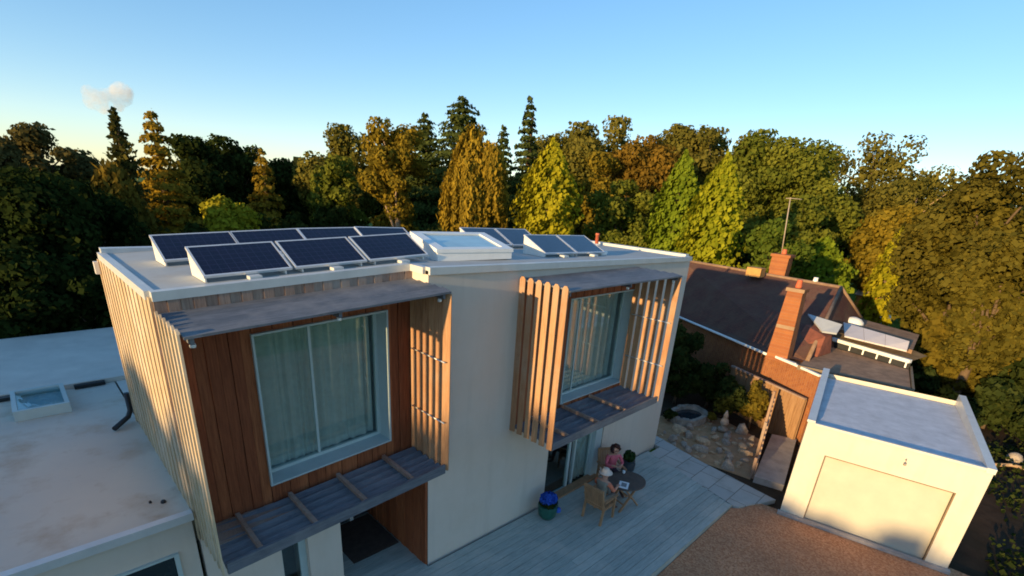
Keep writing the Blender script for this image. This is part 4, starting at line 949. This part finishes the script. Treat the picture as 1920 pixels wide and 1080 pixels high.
TREES = [
('round',2.6,51.2,9.6,6.2,2.9,'dusk','domed see through tree against the pale sky at the far left'),
('round',-.3,46.3,8.5,6.0,1.9,'dusk','low domed tree cut by the left edge, beside the taller see through tree'),
('spruce',4.1,26.9,9.8,3.4,1.15,'spruce','thin ragged spruce with drooping boughs below the small cloud'),
('cone',6.0,28.6,9.95,3.2,2.3,'gold','golden conifer right beside the ragged spruce'),
('round',11.1,41.8,9.5,3.5,2.5,'dark','dark broad tree just right of the golden conifer'),
('round',14.3,44.1,9.9,3.5,2.7,'dark','dark rounded tree rising above the amber conifer on its right'),
('cone',13.0,32.9,8.8,4.3,1.8,'gold','small amber conifer standing alone in front of dark trees'),
('bush',5.5,16.4,6.25,4.6,1.25,'lime','bright yellow green bush just above the left solar panels'),
('round',20.0,45.2,8.6,3.5,2.2,'dark','low dark tree in the dip of the treeline left of centre'),
('round',22.0,40.0,11.7,4.2,3.0,'olive','tall olive oak with a ragged crown behind the rear solar row'),
('round',18.5,32.7,8.8,3.8,1.8,'olivegreen','shorter green tree in front of the tall olive oak'),
('round',19.2,25.5,11.1,4.9,2.6,'amber','amber lit tree with a bare pale trunk above the solar panels'),
('cone',37.9,41.5,16.4,4.5,8.0,'pinegreen','tall broad dark fir whose tip rises left of the slender fir'),
('cone',36.5,46.5,14.8,4.1,5.0,'pinegreen','dark fir half hidden between the amber tree and the broad fir'),
('weep',22.2,20.8,11.1,4.6,2.35,'bronze','bronze weeping tree hanging over the house roof at centre'),
('cone',37.3,34.1,13.2,5.0,2.6,'pinegreen','small dark fir between the weeping tree and the slender fir'),
('cone',31.9,25.4,14.4,5.4,2.2,'pinegreen','slender pointed dark fir, the tallest spire in the treeline'),
('flame',23.6,15.2,10.15,4.0,2.1,'yellow','bright yellow green conical tree behind the rear collectors'),
('round',45.1,31.6,14.4,5.2,3.6,'olive','olive tree behind and right of the slender fir'),
('round',46.4,26.7,14.7,5.4,3.9,'olive','broad olive oak topping the treeline right of centre'),
('round',34.1,19.7,10.4,4.6,2.4,'amber','ochre tree directly right of the bright conical tree'),
('round',37.9,17.7,12.0,4.4,3.1,'copper','copper brown tree above the orange vent pipe'),
('round',30.5,14.4,8.4,4.0,2.0,'olivegreen','green tree low in front of the copper brown tree'),
('flame',28.9,9.3,10.0,3.0,1.7,'limegreen','green columnar conifer, left one of the pair behind the dark roof'),
('flame',28.1,6.4,9.8,2.6,1.85,'limelit','lime lit columnar conifer, right one of the pair behind the dark roof'),
('round',51.9,21.5,14.6,6.0,3.5,'olive','rounded oak between the copper tree and the columnar pair'),
('round',49.9,16.5,13.9,5.2,3.2,'olive','oak rising behind the columnar conifer pair'),
('round',47.5,12.0,13.6,4.0,3.7,'olivegreen','large green oak behind the aerial mast'),
('round',50.0,9.2,13.0,4.2,3.9,'olivegreen','green oak just right of the aerial mast'),
('sparse',70,7.6,15.8,6.0,5.6,'olive','thin crowned tree with sky showing through, right of the oaks'),
('sparse',66,2.6,12.3,5.4,4.4,'olive','thin crowned tree sloping down toward the gap in the treeline'),
('round',43.5,6.5,8.3,2.6,2.2,'olivegreen','dense green tree left of the broad smooth conifer'),
('round',28.6,2.6,6.7,3.2,1.5,'green','dark green tree close behind the second chimney'),
('round',44.4,.2,8.0,3.0,2.3,'amber','amber brown tree above the slim yellow cypress'),
('flame',37.2,2.75,5.75,.2,2.5,'limegreen','broad smooth green conifer above the roof ridge, left of the slim yellow cypress'),
('round',52,2.2,8.0,2.4,2.2,'amber','small amber tree rising behind the broad smooth conifer'),
('flame',34.5,-1.5,6.8,1.0,.95,'yellow','slim bright yellow cypress behind the orange shed'),
('round',33.6,-3.3,5.3,1.2,1.2,'olivegreen','low green tree right of the slim yellow cypress'),
('round',29.6,-5.1,10.0,1.6,2.4,'oliveb','big brown green oak filling the right edge of the view'),
('round',31.8,-3.9,6.6,1.2,1.1,'oliveb','brown green tree on the left flank of the big right hand oak'),
('round',25.9,-6.4,7.4,2.6,1.5,'oliveb','oak branches cut off by the right edge of the picture'),
('round',-.4,13.9,6.9,1.8,1.25,'nearg','deep green tree cut by the left edge above the low wing'),
('round',.9,15.3,6.6,1.2,1.3,'nearg','deep green tree behind the low wing roof near the spruce'),
('bush',-1.0,12.4,5.0,1.8,1.3,'nearg','dark bush low at the left edge behind the pale upper roof'),
('bush',.3,12.6,4.7,1.6,1.2,'nearg','dark bush behind the back left corner of the house'),
('weep',2.5,19.6,7.2,2.4,1.05,'bronze2','drooping bronze tree under the ragged spruce'),
]
for i, t in enumerate(TREES):
    k, x, y, zt, zb, r, ti, lb = t
    tree(k, x, y, zt, zb, r, ti, lb, 'bush' if k == 'bush' else 'tree', pale=('pale trunk' in lb or k == 'sparse'))
# understory: dark bushes closing the gaps under the crowns
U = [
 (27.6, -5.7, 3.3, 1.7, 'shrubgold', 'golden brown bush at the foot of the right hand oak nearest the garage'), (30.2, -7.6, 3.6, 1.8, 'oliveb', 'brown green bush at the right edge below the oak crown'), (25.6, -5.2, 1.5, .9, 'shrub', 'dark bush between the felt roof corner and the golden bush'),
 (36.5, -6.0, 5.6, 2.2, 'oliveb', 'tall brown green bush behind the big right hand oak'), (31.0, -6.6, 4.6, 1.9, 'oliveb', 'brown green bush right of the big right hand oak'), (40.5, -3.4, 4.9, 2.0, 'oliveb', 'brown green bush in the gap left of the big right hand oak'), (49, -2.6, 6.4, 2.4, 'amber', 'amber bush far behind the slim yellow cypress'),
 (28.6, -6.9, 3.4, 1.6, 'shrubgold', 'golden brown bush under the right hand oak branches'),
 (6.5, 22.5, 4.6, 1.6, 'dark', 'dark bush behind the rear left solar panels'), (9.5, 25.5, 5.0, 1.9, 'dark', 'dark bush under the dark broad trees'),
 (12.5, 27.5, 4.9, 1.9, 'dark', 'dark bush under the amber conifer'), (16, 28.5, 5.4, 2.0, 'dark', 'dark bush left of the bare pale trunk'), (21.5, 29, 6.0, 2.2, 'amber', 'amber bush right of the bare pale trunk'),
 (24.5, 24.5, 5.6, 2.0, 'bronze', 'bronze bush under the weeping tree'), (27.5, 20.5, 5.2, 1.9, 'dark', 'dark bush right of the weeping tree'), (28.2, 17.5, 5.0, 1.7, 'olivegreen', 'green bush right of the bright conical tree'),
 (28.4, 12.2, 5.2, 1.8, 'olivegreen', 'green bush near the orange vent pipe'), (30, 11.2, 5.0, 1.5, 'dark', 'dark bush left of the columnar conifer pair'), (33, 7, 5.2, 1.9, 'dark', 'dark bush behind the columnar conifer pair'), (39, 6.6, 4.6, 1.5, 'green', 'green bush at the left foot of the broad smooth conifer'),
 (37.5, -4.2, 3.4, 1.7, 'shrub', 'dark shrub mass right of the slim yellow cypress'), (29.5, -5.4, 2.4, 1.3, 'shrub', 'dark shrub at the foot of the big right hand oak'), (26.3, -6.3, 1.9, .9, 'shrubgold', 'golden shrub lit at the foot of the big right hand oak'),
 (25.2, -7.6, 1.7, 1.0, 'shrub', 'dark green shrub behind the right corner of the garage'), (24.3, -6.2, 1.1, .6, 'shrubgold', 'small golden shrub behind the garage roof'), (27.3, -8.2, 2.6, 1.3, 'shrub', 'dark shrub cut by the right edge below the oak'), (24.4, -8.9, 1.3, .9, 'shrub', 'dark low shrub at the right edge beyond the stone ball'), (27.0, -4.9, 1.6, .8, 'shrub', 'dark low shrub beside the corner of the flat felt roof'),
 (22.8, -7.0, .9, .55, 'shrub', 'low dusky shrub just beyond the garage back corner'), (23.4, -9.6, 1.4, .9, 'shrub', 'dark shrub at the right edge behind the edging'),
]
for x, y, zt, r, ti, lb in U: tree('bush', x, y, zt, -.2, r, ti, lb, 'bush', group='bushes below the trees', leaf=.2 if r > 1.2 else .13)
for x, y, zt, r, ti, lb in (
 (18.0, 2.3, 2.75, 1.15, 'shrub', 'dark bushy shrub beside the right wall of the house'), (16.9, 1.5, 1.9, .85, 'shrub', 'dark shrub between the house corner and the pond'), (17.7, .5, 1.6, .85, 'shrub', 'dark green shrub behind the pond and statue'),
 (16.9, -.65, 1.35, .72, 'shrub', 'dark shrub beside the screen fence'), (17.0, -1.45, 1.5, .5, 'shrubgold', 'golden tipped shrub in front of the boarded fence'), (15.1, .75, .25, .28, 'shrub', 'small plant beside the house end of the pond'), (16.4, -.3, .2, .22, 'shrubgold', 'small yellowish plant just behind the pond rim'), (18.8, 3.6, 2.3, .9, 'shrub', 'dark shrub half hidden by the house corner'),
 ): tree('bush', x, y, zt, -.25, r, ti, lb, 'shrub', group='shrubs round the rockery', leaf=.09, name='garden_shrub')
# far-off wood and the belt of trees outside the view that shades the low ground
def belt(name, pts, hts, dep, leaf, tint, label, seed, nl_=7):
    g_ = np.random.default_rng(seed); P, N_, T = [], [], []
    for (x, y), hgt in zip(pts, hts):
        for _ in range(nl_):
            c = np.array([x + g_.uniform(-dep, dep), y + g_.uniform(-dep, dep), g_.uniform(.12, .86) * hgt]); lr = hgt * g_.uniform(.15, .26); lr = min(lr, max(hgt - c[2], .8))
            k = int(4 * math.pi * lr * lr / leaf ** 2 * 1.1); q = sph(g_, k); P.append(c + q * lr * g_.uniform(.6, 1.05, k)[:, None]); N_.append(q + .7 * sph(g_, k)); T.append(np.full(k, g_.uniform(.2, .8)) + .2 * g_.standard_normal(k))
    P = np.concatenate(P); keep = P[:, 2] > -.3
    o = leaves(name, P[keep], np.concatenate(N_)[keep], leaf * 1.4, np.concatenate(T)[keep], LM[tint], None, 1.0, seed)
    return tag(o, label, 'woodland', None, 'stuff')
pts, hts = [], []
for a in np.arange(-6, 99, 3.0):
    rr_ = 84 + 10 * math.sin(a * .7); pts.append((CAM[0] + rr_ * math.sin(R(a)), CAM[1] + rr_ * math.cos(R(a)))); hts.append(8.0 + .8 * math.sin(a * 1.9) + (1.6 if a > 20 else -.9) + (1.6 if a > 55 else 0) - (1.5 if 74 < a < 86 else 0))
belt('far_woodland', pts, hts, 3.5, .75, 'wood', 'continuous dark woodland along the horizon behind the garden trees', 5)
pts = [(-45 + 2 * math.sin(y), y) for y in np.arange(-26, 17, 2.2)]; hts = [(8.3 if y < -2.6 else 10.3) + .6 * math.sin(y * 1.3) for _, y in pts]
pts += [(-42, y) for y in np.arange(19, 75, 3.2)]; hts += [13.2 + 1.3 * math.sin(i * 2.1) for i in range(len(pts) - len(hts))]
belt('sunset_woodland', pts, hts, 2.0, .6, 'wood', 'woodland to the west of the house that shades the low ground at sunset', 9, 20)

g_ = np.random.default_rng(31); k = 15000
px_, py_ = g_.uniform(12.9, 30, k), g_.uniform(-15.5, -7.2, k); cl = np.sin(px_ * 1.7 + 2 * np.sin(py_ * 1.3)) + np.sin(py_ * 2.1 + px_ * .6) + .8 * g_.standard_normal(k)
kp = (cl > -.2) & (py_ < -7.75 - .0 * px_) & ((px_ > 18.4) | (py_ < -8.3)); px_, py_, cl = px_[kp], py_[kp], cl[kp]
P = np.stack([px_, py_, -.27 + .22 * g_.random(len(px_)) * np.clip(cl, .1, 1.4)], 1)
tag(leaves('ground_cover', P, sph(g_, len(P)) + np.array([0, 0, .8]), .11, .5 + .3 * g_.standard_normal(len(P)), LM['shrub'], None, 1, 31), 'low dark green planting on the bare ground right of the garage', 'ground cover', None, 'stuff')
# ------------------------------------------------------------------ terrace furniture and people
TX, TY = 8.86, -1.32; TZ = zdeck(TX)
tb = thing('terrace_table', 'dark oval folding table on wooden crossed legs on the deck', 'table', (TX, TY, TZ), R(-12))
b = MB(); b.lathe([(.50, .70), (.52, .71), (.52, .735), (.50, .745)], n=32, sq=.86); b.build('table_top', 'table', tb)
for s in (-1, 1):
    for t_ in (-1, 1):
        b = MB(); b.bar((.34 * t_, .20 * s + .012 * t_, 0), (-.26 * t_, .20 * s + .012 * t_, .70), .05, .035); b.build('leg', 'teak', tb)
b = MB(); b.bar((.2, -.2, .18), (.2, .2, .18), .03); b.bar((-.2, -.2, .18), (-.2, .2, .18), .03); b.build('stretcher', 'teak', tb)
def on_table(o, x, y, rz=0): o.location = (x, y, TZ + .7455); o.rotation_euler = (0, 0, rz)
mg = thing('magazine', 'open white printed sheet lying on the dark table', 'magazine'); on_table(mg, 8.60, -1.40, R(25))
b = MB(); b.box(-.16, -.12, 0, .16, .12, .006); b.build('page', 'paper', mg)
b = MB(); b.box(-.09, -.07, .0062, .10, .06, .0072); b.build('printed_panel', 'print', mg)
cu = thing('cup', 'small white cup near the woman on the table', 'cup'); on_table(cu, 9.08, -1.08)
b = MB(); b.lathe([(.022, 0), (.036, .03), (.04, .075), (.034, .075), (.03, .02)], n=16); b.build('bowl', 'cup', cu)
b = MB(); b.tube([(.036, 0, .06), (.062, 0, .055), (.062, 0, .03), (.034, 0, .022)], .006, 6); b.build('handle', 'cup', cu)
def chair(name, label, loc, rz):
    c = thing(name, label, 'chair', loc, rz, None)      # local +y is the way the sitter faces
    b = MB()
    for i in range(6): b.box(-.25, -.22 + i * .078, .42, .25, -.22 + i * .078 + .068, .445, rnd.random())
    b.build('seat', 'teak', c)
    for s in (-1, 1):
        b = MB(); b.bar((.26 * s, .23, 0), (.26 * s, .21, .64), .05); b.build('leg', 'teak', c)
        b = MB(); b.bar((.26 * s, -.32, 0), (.26 * s, -.25, .45), .05); b.build('leg', 'teak', c)
        b = MB(); b.bar((.29 * s, -.30, .66), (.29 * s, .26, .66), .06, .03); b.build('armrest', 'teak', c)
    b = MB()
    for s in (-1, 1): b.bar((.25 * s, -.25, .42), (.25 * s, -.40, .98), .045)
    b.bar((-.27, -.40, .98), (.27, -.40, .98), .04, .07); b.bar((-.25, -.29, .52), (.25, -.29, .52), .035, .05)
    for i in range(9): x = -.2 + i * .05; b.bar((x, -.29, .53), (x, -.395, .96), .036, .015)
    b.build('backrest', 'teak', c)
    b = MB(); b.bar((-.25, .2, .40), (.25, .2, .40), .03, .05); b.bar((-.25, -.22, .40), (.25, -.22, .40), .03, .05); b.bar((-.25, -.22, .40), (-.25, .2, .40), .03, .05); b.bar((.25, -.22, .40), (.25, .2, .40), .03, .05); b.build('seat_frame', 'teak', c)
    return c
MAN = (7.93, -1.22); WOM = (9.30, -.58)
chair('teak_armchair', 'light teak armchair with its slatted back to the camera, seating the person in the hat', (*MAN, zdeck(MAN[0])), R(-88))
chair('teak_armchair', 'teak armchair by the wall under the woman in pink', (*WOM, zdeck(WOM[0])), R(150))
def person(label, loc, rz, joints, edges, matfn, mats):
    root = thing('person', label, 'person', loc, rz)
    names = list(joints); idx = {k: i for i, k in enumerate(names)}
    me = bpy.data.meshes.new('body'); me.from_pydata([joints[k][:3] for k in names], [(idx[a], idx[c]) for a, c in edges], []); me.update()
    o = bpy.data.objects.new('tmp', me); C.objects.link(o)
    md = o.modifiers.new('skin', 'SKIN'); md.use_smooth_shade = True
    for i, k in enumerate(names):
        r_ = joints[k][3]; v = me.skin_vertices[0].data[i]; v.radius = r_ if isinstance(r_, tuple) else (r_, r_); v.use_root = (k == 'pelvis')
    sb = o.modifiers.new('sub', 'SUBSURF'); sb.levels = sb.render_levels = 2
    dg = bpy.context.evaluated_depsgraph_get(); ev = o.evaluated_get(dg); nm = bpy.data.meshes.new_from_object(ev)
    bpy.data.objects.remove(o)
    for m_ in mats: nm.materials.append(M[m_])
    for p in nm.polygons: p.material_index = matfn(p.center); p.use_smooth = True
    a = nm.attributes.new('tint', 'FLOAT', 'FACE')
    bo = bpy.data.objects.new('body', nm); C.objects.link(bo); bo.parent = root
    return root
def human(elb, wri, wo=1.0, kn=None, an=None, toe=None, lean=0.0, headpitch=0.0):
    """seated figure facing +y; seat at z=.45. elb/wri: right side points, mirrored"""
    j = {'pelvis': (0, -.06, .53, (.15, .12)), 'waist': (0, -.09 + lean * .3, .68, (.13, .10)), 'chest': (0, -.08 + lean * .8, .88, (.165 * wo, .11)), 'collar': (0, -.07 + lean, 1.0, (.12 * wo, .08)),
         'neck': (0, -.05 + lean, 1.07, .052), 'jaw': (0, -.015 + lean, 1.13, (.066, .075)), 'brow': (0, -.02 + lean, 1.22, (.078, .092)), 'scalp': (0, -.03 + lean, 1.285, (.055, .065)), 'nose': (0, .085 + lean, 1.165, .012)}
    e = [('pelvis', 'waist'), ('waist', 'chest'), ('chest', 'collar'), ('collar', 'neck'), ('neck', 'jaw'), ('jaw', 'brow'), ('brow', 'scalp'), ('jaw', 'nose')]
    kn = kn or (.12, .40, .52); an = an or (.12, .44, .11); toe = toe or (.13, .62, .045)
    for s, sd in ((1, 'R'), (-1, 'L')):
        mx = lambda p: (p[0] * s, p[1], p[2])
        j['ear' + sd] = (.085 * s, -.02 + lean, 1.175, .014); e.append(('brow', 'ear' + sd))
        j['sh' + sd] = (.185 * s * wo, -.07 + lean, .985, .062); j['el' + sd] = (*mx(elb), .043); j['wr' + sd] = (*mx(wri), .028)
        e += [('collar', 'sh' + sd), ('sh' + sd, 'el' + sd), ('el' + sd, 'wr' + sd)]
        d = (Vector(mx(wri)) - Vector(mx(elb))).normalized(); sx = Vector((d.y, -d.x, 0)); sx = sx.normalized() if sx.length > .01 else Vector((1, 0, 0))
        pm = Vector(mx(wri)) + d * .055; j['pa' + sd] = (*pm, (.036, .018)); e.append(('wr' + sd, 'pa' + sd))
        for q, (off, L) in enumerate(((-.027, .055), (-.009, .066), (.009, .072), (.027, .062))):
            a0 = pm + d * .03 + sx * off; a1 = a0 + d * L * .55; a2 = a0 + d * L + Vector((0, 0, -.022))
            j['f%d0%s' % (q, sd)] = (*a0, .0095); j['f%d1%s' % (q, sd)] = (*a1, .0085); j['f%d2%s' % (q, sd)] = (*a2, .0075)
            e += [('pa' + sd, 'f%d0%s' % (q, sd)), ('f%d0%s' % (q, sd), 'f%d1%s' % (q, sd)), ('f%d1%s' % (q, sd), 'f%d2%s' % (q, sd))]
        t0 = pm - d * .02 - sx * .04 * s; t1 = t0 + d * .04 - sx * .015 * s
        j['t0' + sd] = (*t0, .011); j['t1' + sd] = (*t1, .009); e += [('pa' + sd, 't0' + sd), ('t0' + sd, 't1' + sd)]
        j['hip' + sd] = (.095 * s, -.03, .515, .088); j['kn' + sd] = (*mx(kn), .062); j['an' + sd] = (*mx(an), .042); j['toe' + sd] = (*mx(toe), (.038, .028))
        e += [('pelvis', 'hip' + sd), ('hip' + sd, 'kn' + sd), ('kn' + sd, 'an' + sd), ('an' + sd, 'toe' + sd)]
    return j, e
j, e = human((.25, .08, .80), (.20, .33, .80), lean=.05)
def mman(c):
    if c.z > 1.035: return 0
    if abs(c.x) > .155 and c.z > .74 and c.y < .16: return 2
    if c.y > .155 and c.z > .70: return 0
    if c.z > .60 and c.y < .14: return 1
    if c.z > .42: return 3
    if c.z > .125: return 0
    return 4
mn = person('person in cream hat and orange sleeved shirt sitting back to the camera in the armchair', (MAN[0] + .02, MAN[1], zdeck(MAN[0])), R(-88), j, e, mman, ['skin', 'grey_shirt', 'orange_shirt', 'khaki', 'shoe'])
b = MB(); b.lathe([(.165, 1.235), (.16, 1.245), (.098, 1.25), (.095, 1.30), (.075, 1.345), (.03, 1.36)], (0, .02, 0), 20); b.build('hat', 'hat', mn)
b = MB()
for s in (-1, 1): b.lathe([(.004, 0), (.011, .006), (.011, .012), (.004, .018)], (.032 * s, .112, 1.195), 8)
b.build('eyes', 'eye', mn)
j, e = human((.24, .10, .80), (.09, .30, .84), wo=.92, lean=.07)
def mwom(c):
    if c.z > 1.03: return 0
    if c.y > .25 and c.z > .72: return 0
    if c.z > .60: return 1
    if c.z > .14: return 2
    return 3
wm = person('person with dark curly hair and pink cardigan seated behind the table facing the camera', (WOM[0], WOM[1], zdeck(WOM[0])), R(150), j, e, mwom, ['skin', 'pink', 'trousers', 'shoe'])
g_ = np.random.default_rng(77); hp = MB()
me = bpy.data.meshes.new('hair'); bm = bmesh.new()
for i in range(70):
    d = sph(g_, 1)[0]
    if d[1] > .35 and d[2] < .45: continue
    c = Vector((d[0] * .105, .035 + d[1] * .10, 1.215 + d[2] * .105)); 
    bmesh.ops.create_icosphere(bm, subdivisions=2, radius=g_.uniform(.032, .05), matrix=Matrix.Translation(c))
bm.to_mesh(me); bm.free(); me.materials.append(M['hair'])
for p in me.polygons: p.use_smooth = True
ho = bpy.data.objects.new('hair', me); C.objects.link(ho); ho.parent = wm
b = MB()
for s in (-1, 1): b.lathe([(.004, 0), (.011, .006), (.011, .012), (.004, .018)], (.030 * s, .132, 1.185), 8)
b.build('eyes', 'eye', wm)
# pots
def pot(name, label, x, y, prof, mat, cat='plant pot'):
    t = thing(name, label, cat, (x, y, zdeck(x))); b = MB(); b.lathe(prof, n=24); b.build('pot', mat, t); return t
pt = pot('potted_plant', 'dark glazed pot with a small green plant against the wall near the deck corner', 10.45, -.42, [(.13, 0), (.2, .12), (.21, .3), (.17, .38), (.19, .40), (.15, .40)], 'pot_dark', 'potted plant')
g_ = np.random.default_rng(5); k = 420; q = sph(g_, k); leaves('foliage', np.array([0, 0, .52]) + q * np.array([.17, .17, .17]) * g_.uniform(.4, 1, k)[:, None], q + .5 * sph(g_, k), .07, .5 + .3 * g_.standard_normal(k), LM['pot'], pt, 1, 5)
p2 = pot('potted_plant', 'green glazed pot with blue flowers beside the terrace door', 6.86, -.45, [(.15, 0), (.22, .1), (.24, .28), (.22, .34), (.245, .36), (.2, .36)], 'pot_green', 'potted plant')
g_ = np.random.default_rng(6); k = 900; q = sph(g_, k); q[:, 2] = np.abs(q[:, 2]) * .9 - .1
leaves('foliage', np.array([.0, 0, .42]) + q * np.array([.24, .22, .16]) * g_.uniform(.3, .95, k)[:, None], q + .5 * sph(g_, k), .07, .4 + .3 * g_.standard_normal(k), LM['dark'], p2, 1, 6)
LM['bluef'] = leafmat('blue_flowers', (.02, .06, .34), (.05, .14, .6), .2)
k = 700; q = sph(g_, k); q[:, 2] = np.abs(q[:, 2])
leaves('flowers', np.array([.03, .02, .48]) + q * np.array([.23, .2, .17]) * g_.uniform(.75, 1.05, k)[:, None], q + .4 * sph(g_, k), .06, .5 + .3 * g_.standard_normal(k), LM['bluef'], p2, 1, 8)
b = MB(); b.lathe([(.05, -.02), (.075, .02), (.06, .09), (.02, .11)], (.16, -.2, .2), 12); b.build('hanging_bloom', 'blue', p2)

# ------------------------------------------------------------------ cloud
def cloud():
    g_ = random.Random(4); bm = bmesh.new()
    ctr = Vector((91, 586, 62))
    side = Vector((.988, -.154, 0)); blobs = [(-15, 3, 8.5), (-16, -3, 8), (-11, -8, 7.5), (-8, 2, 7.5), (-2, 3, 6), (5, 2, 8), (9, 7, 9.5), (12, 1, 9), (7, -5, 7), (15, 8, 7), (19, 9, 5)]
    for u, v, r_ in blobs:
        for q in range(3):
            c = side * (u * .78 + g_.uniform(-2, 2)) + Vector((0, 0, v * .8 - 4 + g_.uniform(-1.5, 1.5))) + Vector((side.y, -side.x, 0)) * g_.uniform(-5, 5)
            bmesh.ops.create_icosphere(bm, subdivisions=2, radius=r_ * g_.uniform(.55, .85), matrix=Matrix.Translation(c))
    me = bpy.data.meshes.new('cloud'); bm.to_mesh(me); bm.free()
    o = bpy.data.objects.new('cloud', me); C.objects.link(o); o.location = ctr
    rm = o.modifiers.new('remesh', 'REMESH'); rm.mode = 'VOXEL'; rm.voxel_size = 1.2
    Mt = bpy.data.materials.new('cloud_vapour'); Mt.use_nodes = True; n, l = Mt.node_tree.nodes, Mt.node_tree.links; n.clear()
    ou = n.new('ShaderNodeOutputMaterial'); pv_ = n.new('ShaderNodeVolumePrincipled'); pv_.inputs['Color'].default_value = (1, .97, .95, 1); pv_.inputs['Anisotropy'].default_value = 0
    f = noise(n, l, .11, 7, .72, coord='Object'); r_ = ramp(n, l, f, .40, .78); l.new(mult(n, l, r_, .2), pv_.inputs['Density']); l.new(pv_.outputs[0], ou.inputs['Volume'])
    me.materials.append(Mt); return tag(o, 'single small white cloud above the ragged spruce at the left', 'cloud')
cloud()
S.cycles.volume_step_rate = 4.0; S.cycles.volume_max_steps = 64
